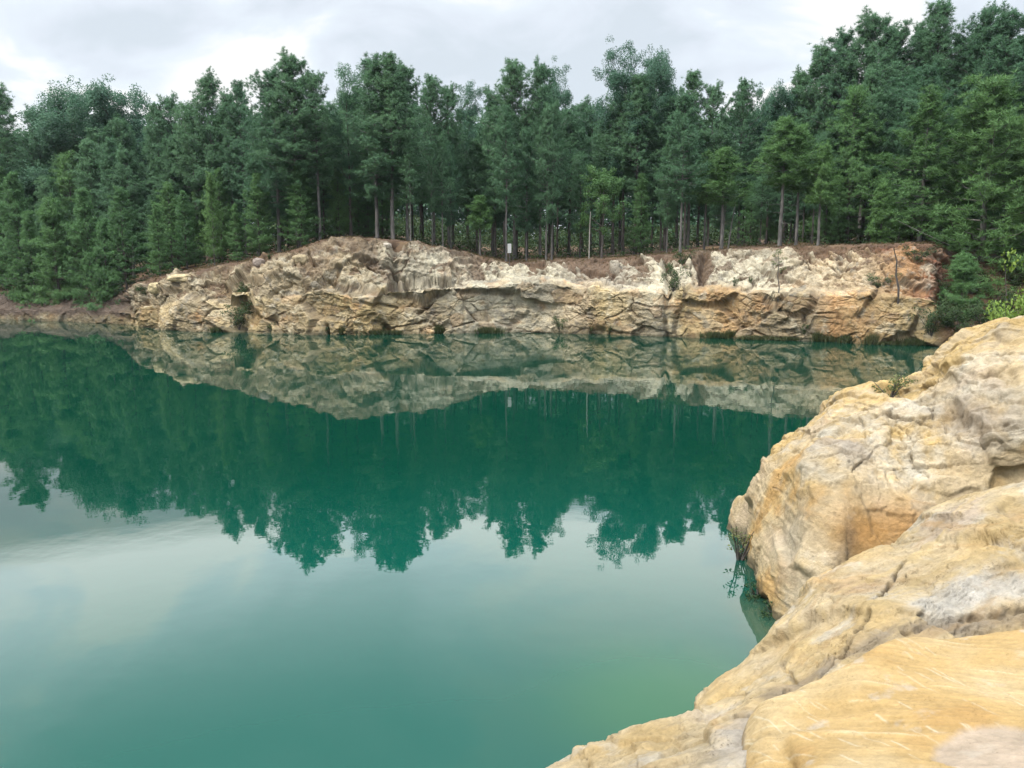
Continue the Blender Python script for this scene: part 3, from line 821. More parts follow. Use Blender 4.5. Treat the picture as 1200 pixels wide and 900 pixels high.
c1 = c1 * (1 + .16 * fbm(np.stack([al * 1.2, ac * 26 + q3, p1[:, 2] * 18], -1), 4, 138, .65))[:, None] * (1 + .14 * fbm(p1 * 30, 3, 139, .65))[:, None]
c1 = mix(c1, K(.72, .53, .25), .6 * sstep(.02, .3, bl) * sstep(4, 7, TU))
c1 = mix(c1, K(.55, .36, .17), .5 * sstep(.12, .4, -bl) * sstep(4, 7, TU))
c1 = mix(c1, K(.34, .27, .19), .5 * ck)
c1 = c1 * (.9 + .2 * fr1)[:, None] * (.93 + .14 * fr2)[:, None]
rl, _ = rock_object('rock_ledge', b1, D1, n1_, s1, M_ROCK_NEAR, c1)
tag(rl, 'cracked cream sandstone ledge running down to the water, behind the smooth orange slab', 'rock')

# -- the smooth slab the photographer stands on
e_ = np.array([W(872, 965, 3.45), W(881, 905, 3.82), W(882, 853, 4.2), W(895, 825, 4.32), W(946, 804, 4.35), W(1001, 774, 4.4), W(1053, 745, 4.6), W(1120, 748, 4.6),
               W(1200, 738, 4.6), W(1350, 724, 4.7), W(1650, 707, 5.0)])
i1 = np.array([W(925, 1000, 3.0), W(935, 930, 3.42), W(935, 885, 3.7), W(947, 862, 3.85), W(985, 842, 3.93), W(1030, 822, 3.9), W(1080, 802, 4.0), W(1140, 797, 4.0),
               W(1215, 787, 4.0), W(1370, 777, 4.05), W(1680, 772, 4.25)])
i2 = np.array([K(.15 + .5 * j, 2.3 + .06 * j, 3.66 + .01 * j) for j in range(11)])
i3 = np.array([K(-1.0 + .75 * j, .4, 3.98) for j in range(11)]); i4 = i3 + K(-.6, -3.5, .1); i5 = i4 + K(-.5, -2.5, -2.0)
net = [e_ + K(-.02, -.1, -1.6), e_ + K(-.03, .03, -.42), e_ + K(-.035, .045, -.12), e_, e_ * .7 + i1 * .3 + K(0, 0, .012), i1, i2, i3, i4, i5]
bs, tu, tv = loft(net, .0095, .0085, (8, 9), (0, 6, 7, 8))
ns_, ssn = outward(bs, (2.2, 2, 1))
ps = bs.reshape(-1, 3)
TV, TU = [a.ravel() for a in np.meshgrid(tv, tu, indexing='ij')]
sd = np.array([.83, -.56, 0]) ; sx = ps @ sd; sy = ps @ np.array([.56, .83, 0])
ww = fbm(ps * 1.2, 3, 141)
scr = fbm(np.stack([sx * .75, sy * 13 + ww * .8, ps[:, 2] * 2], -1), 4, 142, .6)
scr2 = fbm(np.stack([sx * 1.7, sy * 30 + ww * 1.6, ps[:, 2] * 2 + 4], -1), 3, 143, .6)
bs1, bs2, bs3 = fbm(ps * 1.0, 4, 144), fbm(ps * 3.2, 5, 145, .55), fbm(ps * 12, 4, 146, .6)
Ds = bs1 * .030 + bs2 * .010 + scr * .013 + scr2 * .009 + bs3 * .004 + fbm(ps * 40, 3, 147, .6) * .003
Ss = on_surface(bs)
peel = sstep(.30, .25, np.linalg.norm((ps - Ss(1185, 885)) * [1, .9, .3], axis=1) + bs2 * .10 + bs3 * .03)      # place where the skin has flaked away
Ds -= peel * .016
Ds -= .02 * np.exp(-(polydist(ps, [W(1112, 750, 4.4), W(1135, 759, 4.3)]) / .008) ** 2)
q1, q2 = fbm(ps * 1.5, 5, 151), fbm(ps * 4, 5, 152, .6)
cs = mix(np.broadcast_to(K(.66, .445, .185), ps.shape), K(.70, .52, .27), sstep(-.1, .35, q1))
cs = mix(cs, K(.60, .34, .11), .6 * sstep(.12, .45, -q1))
cs = cs * (1 + .15 * fbm(ps * 45, 3, 148, .65))[:, None] * (1 + .24 * scr2)[:, None] * (1 + .14 * scr)[:, None]
cs = mix(cs, K(.80, .68, .43), .6 * sstep(.32, .50, scr2 + .45 * q1 + .18 * scr))
rs = np.random.default_rng(5)
sc_a = WZ(985, 793, 3.42); sc_d = WZ(1095, 864, 3.5) - sc_a; sc_d[2] = 0; sc_d /= np.linalg.norm(sc_d)
sc_n = np.array([-sc_d[1], sc_d[0], 0]); scm = np.zeros(len(ps)); U_, V_ = (ps - sc_a) @ sc_d, (ps - sc_a) @ sc_n
for _ in range(170):
    u0, v0, L_ = rs.uniform(-.5, 2.4), rs.uniform(-1.0, .75), rs.uniform(.05, .38)
    wd_s = rs.uniform(.0025, .006); tl = rs.normal(0, .025)
    uu = (U_ - u0) / L_
    scm = np.maximum(scm, np.exp(-((V_ - v0 - tl * (U_ - u0) + ww * .02 + bs3 * .004) / wd_s) ** 2) * sstep(0, .15, uu) * sstep(1, .7, uu) * rs.uniform(.4, 1))
scm *= sstep(-.6, -.1, bs2 + .25) * (1 - peel)
cs = mix(cs, K(.84, .74, .52), scm * .85)
cs = mix(cs, K(.50, .33, .15), .5 * sstep(.28, .5, scr))
cs = mix(cs, K(.62, .50, .385) * (1 + .35 * bs3[:, None] + .3 * bs2[:, None]), peel * .85)
cs = mix(cs, K(.62, .31, .07), .65 * np.exp(-((ps[:, 0] - 1.12) ** 2 / .01 + (ps[:, 1] - 3.45) ** 2 / .06)))
cs = mix(cs, K(.70, .60, .47), .6 * sstep(.2, .4, q2))
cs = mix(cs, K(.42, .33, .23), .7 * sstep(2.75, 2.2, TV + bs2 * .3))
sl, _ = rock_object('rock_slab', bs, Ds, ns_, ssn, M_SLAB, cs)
tag(sl, 'smooth orange sandstone slab with pale scratches, nearest to the viewer', 'rock')

# ------------------------------------------------------------------ water
m, nt, nsd, ls = newmat('quarry_water')
out = nsd.new('ShaderNodeOutputMaterial')
geo = nsd.new('ShaderNodeNewGeometry')
b = N(nsd, 'ShaderNodeBsdfPrincipled', Roughness=.012, IOR=1.39)
deep, shal, gre = (.0008, .0225, .0134, 1), (.0012, .042, .0300, 1), (.018, .066, .028, 1)


def dist_node(c, r0, r1):
    vd = N(nsd, 'ShaderNodeVectorMath', operation='DISTANCE'); vd.inputs[1].default_value = c
    ls.new(geo.outputs['Position'], vd.inputs[0])
    mr = N(nsd, 'ShaderNodeMapRange', interpolation_type='SMOOTHSTEP'); mr.inputs['From Min'].default_value = r0; mr.inputs['From Max'].default_value = r1
    mr.inputs['To Min'].default_value = 1; mr.inputs['To Max'].default_value = 0
    ls.new(vd.outputs['Value'], mr.inputs['Value'])
    return mr.outputs[0]


mxa = N(nsd, 'ShaderNodeMix', data_type='RGBA'); mxa.inputs[6].default_value = deep; mxa.inputs[7].default_value = shal
ls.new(dist_node((0, 2, 0), 7, 22), mxa.inputs[0])
mxb = N(nsd, 'ShaderNodeMix', data_type='RGBA'); mxb.inputs[7].default_value = gre
pz = WZ(790, 820, 0)
mk = N(nsd, 'ShaderNodeMath', operation='MULTIPLY'); mk.inputs[1].default_value = .75
ls.new(dist_node(tuple(pz), .2, 2.4), mk.inputs[0]); ls.new(mk.outputs[0], mxb.inputs[0])
ls.new(mxa.outputs[2], mxb.inputs[6]); last = mxb.outputs[2]
for cpx, cpy, r1_, amt in [(888, 712, .75, .6), (905, 738, .75, .6), (925, 768, .8, .6), (866, 668, .5, .4)]:        # pale rock shelf under the surface
    mxc = N(nsd, 'ShaderNodeMix', data_type='RGBA'); mxc.inputs[7].default_value = (.026, .042, .024, 1)
    mk = N(nsd, 'ShaderNodeMath', operation='MULTIPLY'); mk.inputs[1].default_value = amt
    ls.new(dist_node(tuple(WZ(cpx, cpy, 0)), .1, r1_), mk.inputs[0]); ls.new(mk.outputs[0], mxc.inputs[0])
    ls.new(last, mxc.inputs[6]); last = mxc.outputs[2]
ls.new(last, b.inputs['Base Color'])
tcn = nsd.new('ShaderNodeTexCoord')
nz = N(nsd, 'ShaderNodeTexNoise', Scale=1.1, Detail=3.0, Roughness=.5); ls.new(tcn.outputs['Object'], nz.inputs['Vector'])
bpn = N(nsd, 'ShaderNodeBump', Strength=1.0, Distance=.0022); ls.new(nz.outputs[0], bpn.inputs['Height']); ls.new(bpn.outputs[0], b.inputs['Normal'])
ls.new(b.outputs[0], out.inputs[0])
th = np.linspace(0, 2 * PI, 129)[:-1]
wv = np.concatenate([[[0, 0, 0]], np.stack([np.sin(th) * 118, np.cos(th) * 118, th * 0], -1)])
wf = np.stack([np.zeros(128, int), 1 + (np.arange(128) + 1) % 128, 1 + np.arange(128)], -1)
wa = link('water', mesh('water', wv, wf, 3, m))
tag(wa, 'still teal green lake mirroring the trees and the cloudy sky', kind='structure')


# ------------------------------------------------------------------ trees
def rotz(v, a):
    c, s = np.cos(a), np.sin(a)
    return np.stack([v[..., 0] * c - v[..., 1] * s, v[..., 0] * s + v[..., 1] * c, v[..., 2]], -1)


def make_pine(seed, H, cb, R, shape='tall', mat=None, bark=None, dens=1.0, tuft=.36, blade=.040, r0=None):
    r = np.random.default_rng(seed)
    T = MB(); C = MB()
    nz_ = 14
    zz = np.linspace(0, H, nz_)
    sway = np.cumsum(r.normal(0, .004 * H, (nz_, 2)), 0) * .35; sway -= sway[0]
    tp = np.stack([sway[:, 0], sway[:, 1], zz], -1)
    tr = np.interp(zz / H, [0, .04, .5, 1], np.array([1.25, 1, .68, .10]) * (r0 or (.05 + H * .0075)))
    tp[0, 2] = -.6
    T.tube(tp, tr, 8)
    zb = cb * H
    cen, dr_ = [], []
    lob = r.uniform(0, 2 * PI, 4)
    z = zb
    sp = .62 if shape != 'young' else .42
    while z < H * .99:
        x = (z - zb) / (H - zb)
        nb = r.integers(3, 6) if r.random() < .9 else 2
        a0 = r.uniform(0, 2 * PI)
        for k in range(nb):
            if shape == 'tall': prof_ = min(1, .5 + 2.2 * x) * max(.09, (1 - x)) ** .45
            elif shape == 'cone': prof_ = min(1, .7 + 1.5 * x) * max(.08, 1 - x) ** .58
            elif shape == 'flat': prof_ = min(1, .5 + 1.4 * x) * max(.12, 1 - x ** 2.5) ** .6
            else: prof_ = min(1, .6 + 2 * x) * max(.09, 1 - x) ** .7
            az = a0 + k * 2 * PI / nb + r.normal(0, .35)
            L = R * prof_ * r.uniform(.62, 1.15) * (1 + .22 * math.sin(2 * az + lob[0] + z * .55) + .16 * math.sin(3 * az + lob[1] - z * .9))
            el = math.radians(np.interp(x, [0, .5, 1], [-8, 16, 58]) + r.normal(0, 9))
            n = 6; t = np.linspace(0, 1, n)
            hx = L * t * math.cos(el); hz = L * t * math.sin(el) + L * .16 * t ** 2 - .05 * L * np.sin(PI * t)
            tx, ty = np.interp(z, zz, tp[:, 0]), np.interp(z, zz, tp[:, 1])
            br = np.stack([tx + hx * math.cos(az), ty + hx * math.sin(az), z + hz], -1)
            br[1:, :2] += r.normal(0, .05 * L, (n - 1, 2))
            T.tube(br, np.linspace(.018 + .012 * L, .008, n), 4)
            m_ = int((4 + L * 4.6) * dens)
            ts = r.uniform(.16, 1.0, m_) ** .8
            ts = np.append(ts, [1, .96])
            pc = np.stack([np.interp(ts, t, br[:, i]) for i in range(3)], -1)
            side = np.array([-math.sin(az), math.cos(az), 0])
            lat = r.normal(0, .20 * L * (.35 + .65 * (1 - np.abs(ts - .6))), len(ts))
            lat[-2:] *= .2
            pc = pc + side * lat[:, None] + r.normal(0, .06, (len(ts), 3)) + np.array([0, 0, 1]) * (np.abs(lat) * .12)[:, None]
            bd = np.array([math.cos(az) * math.cos(el), math.sin(az) * math.cos(el), math.sin(el)])
            dv = bd * .5 + side * np.sign(lat)[:, None] * .35 + np.array([0, 0, .55])
            for rep in range(2):
                cen.append(pc + r.normal(0, .15, pc.shape)); dr_.append(dv + r.normal(0, .25, dv.shape))
        z += sp * r.uniform(.65, 1.3) * (1 - .35 * x)
    # leader
    top = np.stack([np.full(9, tp[-1, 0]), np.full(9, tp[-1, 1]), H - np.linspace(0, .9, 9)], -1)
    for rep in range(2):
        cen.append(top + r.normal(0, .07, top.shape)); dr_.append(np.tile([0, 0, 1.], (9, 1)) + r.normal(0, .35, (9, 3)))
    # dead stubs under the crown
    for _ in range(int(4 + 5 * cb)):
        z = r.uniform(.35, .98) * zb; az = r.uniform(0, 2 * PI); L = r.uniform(.3, 1.1)
        T.tube([[0, 0, z], [L * .5 * math.cos(az), L * .5 * math.sin(az), z + .05], [L * math.cos(az), L * math.sin(az), z - .05]], [.025, .016, .006], 4)
    cen, dr_ = np.concatenate(cen), np.concatenate(dr_)
    ax = np.stack([np.interp(cen[:, 2], zz, tp[:, 0]), np.interp(cen[:, 2], zz, tp[:, 1]), cen[:, 2] - .5], -1)
    nv = cen - ax; nv /= np.linalg.norm(nv, axis=1)[:, None] + 1e-6
    C.blades(cen, dr_, 19, tuft, blade, .62, r, nv * .6 + np.array([0, 0, .5]))
    return dict(H=H, parts=[('trunk', T.mesh('pine_trunk', bark or M_BARK, True)), ('crown', C.mesh('pine_crown', mat or M_PINE))], name='pine_tree')


def make_broad(seed, H, cb, R, mat, bark, clumps=230, leaf=.19, sparse=1.0, name='broadleaf_tree', per=60, lean=0.0, trunk_r=None):
    r = np.random.default_rng(seed)
    T = MB(); C = MB()
    tz = np.linspace(0, H * .8, 10)
    tp = np.stack([np.cumsum(r.normal(0, .01 * H, 10)) * .4 + lean * tz, np.cumsum(r.normal(0, .01 * H, 10)) * .4, tz], -1); tp -= [tp[0, 0], tp[0, 1], 0]
    tr = np.interp(tz / tz[-1], [0, .05, 1], np.array([1.3, 1, .22]) * (trunk_r or (.04 + H * .009)))
    tp[0, 2] = -.5
    T.tube(tp, tr, 8)
    ends = []
    nl = 11
    for k in range(nl):
        z = H * np.interp(k / (nl - 1), [0, 1], [cb * .9, .76]) * r.uniform(.95, 1.05)
        o = np.array([np.interp(z, tz, tp[:, i]) for i in range(3)])
        az = k * 2.4 + r.normal(0, .4); x = (z / H - cb) / (1 - cb)
        L = R * r.uniform(.75, 1.1) * (1 - .35 * max(0, x))
        el = math.radians(r.uniform(20, 45) + 25 * x)
        t = np.linspace(0, 1, 6)
        d = np.array([math.cos(az) * math.cos(el), math.sin(az) * math.cos(el), math.sin(el)])
        br = o + d * L * t[:, None] + np.array([0, 0, .18 * L]) * t[:, None] ** 2 + r.normal(0, .05 * L, (6, 3)) * t[:, None]
        T.tube(br, np.linspace(tr[4] * .55, .015, 6), 5)
        for j in range(6):
            t0 = r.uniform(.35, 1); o2 = np.array([np.interp(t0, t, br[:, i]) for i in range(3)])
            d2 = d * .6 + r.normal(0, .6, 3) + [0, 0, .25]; d2 /= np.linalg.norm(d2)
            L2 = R * r.uniform(.25, .5)
            b2_ = o2 + d2 * L2 * np.linspace(0, 1, 4)[:, None] + r.normal(0, .03 * L2, (4, 3))
            T.tube(b2_, np.linspace(.025, .008, 4), 4)
            ends += [b2_[2], b2_[3]]
        ends.append(br[-1])
    top = np.array([np.interp(H * .8, tz, tp[:, i]) for i in range(3)])
    for _ in range(14):
        ends.append(top + np.array([r.normal(0, .22 * R), r.normal(0, .22 * R), r.uniform(-.05, .18) * H]))
    ends = np.array(ends)
    cen = ends[r.integers(0, len(ends), int(clumps * sparse))]
    cen = cen + r.normal(0, .10 * R, cen.shape)
    cen = np.concatenate([cen, ends])
    ctr = np.array([ends[:, 0].mean(), ends[:, 1].mean(), H * (cb + .15)])
    nv = cen - ctr; nv /= np.linalg.norm(nv, axis=1)[:, None] + 1e-6
    C.leaves(cen, .13 * R + .10, per, leaf, leaf * .62, r, nv=nv * .7 + np.array([0, 0, .5]))
    return dict(H=H, parts=[('trunk', T.mesh('leafy_trunk', bark, True)), ('crown', C.mesh('leafy_crown', mat))], name=name)


def make_shrub(seed, H, R, mat, bark, clumps=40, leaf=.10, per=36, name='shrub', stems=7):
    r = np.random.default_rng(seed); T = MB(); C = MB(); cen = []
    for k in range(stems):
        az = r.uniform(0, 2 * PI); L = R * r.uniform(.3, 1); h = H * r.uniform(.55, 1) * (1 - .3 * L / R)
        t = np.linspace(0, 1, 6)
        p = np.stack([L * t ** 1.3 * math.cos(az), L * t ** 1.3 * math.sin(az), h * t - .15 * (1 - t)], -1) + r.normal(0, .03 * R, (6, 3)) * t[:, None]
        T.tube(p, np.linspace(.012 + .012 * H, .004, 6), 5)
        for _ in range(max(2, clumps // stems)):
            tt_ = r.uniform(.3, 1.02)
            cen.append(np.array([np.interp(tt_, t, p[:, i]) for i in range(3)]) + r.normal(0, .16 * R, 3) * [1, 1, .7])
    cen = np.array(cen); nv = cen - np.array([0, 0, .2 * H]); nv /= np.linalg.norm(nv, axis=1)[:, None] + 1e-6
    C.leaves(cen, .22 * R, per, leaf, leaf * .55, r, nv=nv * .7 + np.array([0, 0, .5]))
    return dict(H=H, parts=[('stem', T.mesh('shrub_stem', bark, True)), ('foliage', C.mesh('shrub_foliage', mat))], name=name)


def make_tuft(seed, H, W_, n=160):
    r = np.random.default_rng(seed); C = MB()
    c = np.stack([r.normal(0, W_ * .45, n), r.normal(0, .12, n), r.uniform(-.1, .05, n)], -1)
    C.blades(c, np.tile([0, 0, 1.], (n, 1)) + r.normal(0, .22, (n, 3)), 4, H, .05, .18, r)
    return dict(H=H, parts=[(None, C.mesh('reed_blades', M_REED))], name='grass_tuft')


PT = [make_pine(s, H, cb, R, sh, dens=dn) for s, H, cb, R, sh, dn in
      [(201, 21, .36, 4.2, 'tall', 1), (202, 22, .42, 3.9, 'flat', .95), (203, 20, .26, 4.5, 'tall', 1), (204, 23, .38, 3.7, 'tall', .95), (205, 21, .28, 4.3, 'flat', .95)]]
PC = [make_pine(s, H, cb, R, 'cone', mat=M_PINE_M, dens=dn) for s, H, cb, R, dn in [(211, 18, .08, 3.9, .9), (212, 16, .05, 3.6, .95), (213, 17, .10, 4.1, .9)]]
PS = [make_pine(s, H, cb, R, 'young', mat=M_PINE_L, dens=1.25, tuft=.30, blade=.034, r0=.13) for s, H, cb, R in [(221, 10, .50, 2.1), (222, 10.5, .52, 1.9), (223, 9, .46, 1.9)]]
PL = [make_pine(s, H, cb, R, 'cone', mat=M_PINE_L, dens=1.0, tuft=.33, blade=.036) for s, H, cb, R in [(231, 14, .12, 3.7), (232, 17, .10, 4.4)]]
PY = make_pine(241, 5, .08, 1.2, 'young', mat=M_PINE_L, dens=1.5, tuft=.24, blade=.04, r0=.08)
BO = [make_broad(251, 21, .36, 5.4, M_OAK, M_BARK_D, 420, per=95), make_broad(252, 23, .34, 4.8, M_OAK, M_BARK_D, 230, per=80), make_broad(253, 20, .36, 4.8, M_OAK, M_BARK_D, 400, per=95)]
BS = make_broad(254, 7, .30, 1.9, M_PINE_L, M_BARK_D, 130, leaf=.12, per=46, name='small_leafy_tree')
BU = [make_shrub(261, 2.4, 1.3, M_BUSH, M_BARK_D, 46, .13), make_shrub(262, 1.6, 1.2, M_BUSH, M_BARK_D, 40, .12), make_shrub(263, 3.4, 1.5, M_BUSH, M_BARK_D, 60, .14)]
BR = make_shrub(264, 3.2, 1.25, M_BRIGHT, M_BARK_D, 80, .085, 60, 'bright_shrub', 9)
TU_ = [make_tuft(271, .55, .6), make_tuft(272, .75, .5), make_tuft(273, .5, 1.0, 260)]


def put(pr, loc, sc, rz=None, name=None):
    rz = random.uniform(0, 2 * PI) if rz is None else rz
    if pr['parts'][0][0] is None:
        o = link(name or pr['name'], pr['parts'][0][1])
    else:
        o = empty(name or pr['name'])
        if 'src' not in pr:
            pr['src'] = [link(nm, me, o) for nm, me in pr['parts']]
        else:
            for s_ in pr['src']:
                c = s_.copy(); COL.objects.link(c); c.parent = o
    o.location = loc; o.scale = sc if hasattr(sc, '__len__') else (sc, sc, sc); o.rotation_euler = (0, 0, rz)
    return o


def tree(pr, px, top, extra, label, cat='tree', group=None, wide=1.0, rz=None):
    az = math.atan2(px - 600.0, FPX * CP + (450 - top) * SP)
    r_ = float(np.interp(az, faz, frw)) + extra
    x, y = r_ * math.sin(az), r_ * math.cos(az)
    gz = float(terrain(x, y)[0])
    zt_ = W(px, top, y)[2]
    s_ = max(.12, (zt_ - gz) / pr['H'])
    o = put(pr, (x, y, gz), (s_ * wide, s_ * wide, s_), rz)
    tag(o, label, cat, group)
    return o


G_SKY = 'trees whose tops make the skyline'
SKY = [  # proto, px, top y, metres behind the shore, label, width
    (PT[0], -6, 118, 25, 'dark pine at the far left, cut by the edge of the photo', 1.1),
    (PT[2], 42, 142, 25, 'pine top showing left of the two round broadleaf crowns', .8),
    (BO[0], 84, 100, 26, 'broad round dark tree, left one of the two domes over the left shore', .95),
    (BO[2], 135, 96, 26, 'broad round dark tree, right one of the two domes over the left shore', .85),
    (PT[3], 182, 128, 20, 'narrow pine just right of the gap beside the round crowns', .85),
    (PT[1], 198, 120, 21, 'twin-looking narrow pine, second right of the round crowns', .8),
    (PT[4], 222, 130, 18, 'lower blunt pine between narrow pines on the left', .9),
    (PT[0], 243, 100, 18, 'spiky pine with a thin pointed top above the left cliff end', .85),
    (PT[2], 266, 122, 17, 'pine in the dip left of the tall left-middle pine', .9),
    (PT[3], 279, 102, 16, 'pointed pine left of the tall pine over the left cliff', .8),
    (PT[4], 318, 92, 10, 'bushy pine on the left shoulder of the tall left-middle pine', 1.0),
    (PT[0], 342, 78, 9.5, 'tall dense pine above the left end of the cliff, highest of its clump', 1.1),
    (PT[1], 368, 92, 10, 'blunt pine on the right shoulder of the tall left-middle pine', .95),
    (BO[1], 405, 74, 12, 'airy broadleaf crown with sky showing through, left of the pointed pine', .75),
    (PT[2], 437, 80, 9.5, 'thick pine just left of the double-pointed pine', 1.0),
    (PT[3], 456, 70, 8.5, 'pointed pine highest over the peak of the left cliff', 1.05),
    (PT[0], 474, 88, 10, 'pine stepping down right of the pointed pine', .9),
    (PT[4], 506, 100, 16, 'thin-topped pine in the dip right of the pointed pine', .85),
    (BO[1], 546, 94, 28, 'loose airy crown above the thin bare trunks', .6),
    (PT[1], 524, 108, 18, 'low pine top left of the loose airy crown', .85),
    (PT[2], 577, 118, 18, 'pine in the low dip of the skyline left of the sign', .8),
    (PT[4], 603, 84, 14, 'dark flat-topped pine above the white sign', 1.05),
    (BO[1], 655, 72, 26, 'wide-branched thin broadleaf crown against white cloud, left of the sky gap', .58),
    (PT[0], 634, 88, 14, 'pine between the sign pine and the wide-branched thin crown', .85),
    (BO[1], 735, 46, 19, 'tallest tree of the middle, big ragged broadleaf crown right of the sky gap', .72),
    (BO[0], 770, 58, 20, 'right half of the big ragged crown in the middle of the skyline', .55),
    (PT[3], 812, 90, 20, 'pointed pine right of the big ragged crown', .95),
    (PT[1], 836, 106, 20, 'narrow pine before the lowest dip of the right skyline', .75),
    (PT[4], 873, 104, 22, 'slim pine right of the lowest dip of the skyline', .75),
    (BO[2], 908, 98, 25, 'rounded dark crown above the three slender front pines', .62),
    (PT[0], 941, 95, 27, 'pine at the foot of the rising right skyline', .9),
    (PT[2], 962, 70, 26, 'pine, first step of the rising right skyline', 1.0),
    (PT[4], 990, 50, 26, 'pine, second step of the rising right skyline', 1.0),
    (PT[0], 1024, 32, 25, 'tall bushy pine left of the highest pointed pine on the right', 1.05),
    (PT[2], 1050, 44, 24, 'pine in the notch left of the highest pointed pine on the right', .9),
    (PT[3], 1080, 36, 26, 'pine hugging the left side of the highest pointed pine', .9),
    (PT[3], 1103, 10, 24, 'highest pointed pine on the right, its tip nearest the top of the photo', 1.05),
    (PT[1], 1131, 52, 26, 'lower pine right of the highest pointed pine', .85),
    (PT[4], 1155, 24, 24, 'clumpy pine with knobbly top near the right edge', .8),
    (PT[0], 1186, 28, 23, 'dense pine at the right edge of the skyline', 1.0),
    (PT[1], 1222, 34, 24, 'pine cut off by the right edge of the photo', 1.0)]
for (pr, px, ty, ex, lb, wd) in SKY:
    tree(pr, px, ty, ex, lb, 'pine' if pr['name'] == 'pine_tree' else 'broadleaf tree', G_SKY, wd * (1.0 if 600 < px < 800 else 1.12))

# the wood between the skyline and the front row
skx = [s_[1] for s_ in SKY]; sky_ = [s_[2] for s_ in SKY]
o_x = np.argsort(skx); skx, sky_ = np.array(skx)[o_x], np.array(sky_)[o_x]
MIDL = {0: 'dark pine merged into the dense wood above the low left shore',
        1: 'dark pine merged into the dense wood above the left half of the cliff',
        2: 'dark pine standing in shade behind the bare trunks by the white sign',
        3: 'dark pine merged into the wood behind the three slender front pines',
        4: 'dark pine merged into the tall wood above the right end of the cliff'}
mids = [(px + random.uniform(-9, 9), lay) for lay in range(3) for px in np.arange(-25, 1240, 25)]
for px, lay in mids:
    base_t = np.interp(px, skx, sky_)
    ty = base_t + random.uniform(22, 48) + (0, 26, 55)[lay] * random.uniform(.6, 1.3)
    ex = (30, 20, 14)[lay] + random.uniform(-3, 4) + (4 if px > 1090 else 0)
    mid_open = 450 < px < 960
    if lay == 2: ex += 1.5
    if mid_open and lay == 2 and random.random() < .6: continue
    pr = random.choice([PT[0], PT[1], PT[3]] if mid_open and lay < 2 else PT if mid_open else PT + PC)
    ty += 42 * math.exp(-((px - 692) / 26) ** 2) + random.choice((0, 0, 8, 16))
    z = 0 if px < 165 else 1 if px < 500 else 2 if px < 800 else 3 if px < 985 else 4
    o = tree(pr, px, ty, ex, MIDL[z], 'pine', MIDL[z].replace('dark pine', 'dark pines', 1), random.uniform(.95, 1.25))
    ch = next(c for c in o.children if c.name.startswith('trunk')); ch.material_slots[0].link = 'OBJECT'; ch.material_slots[0].material = M_BARK_D

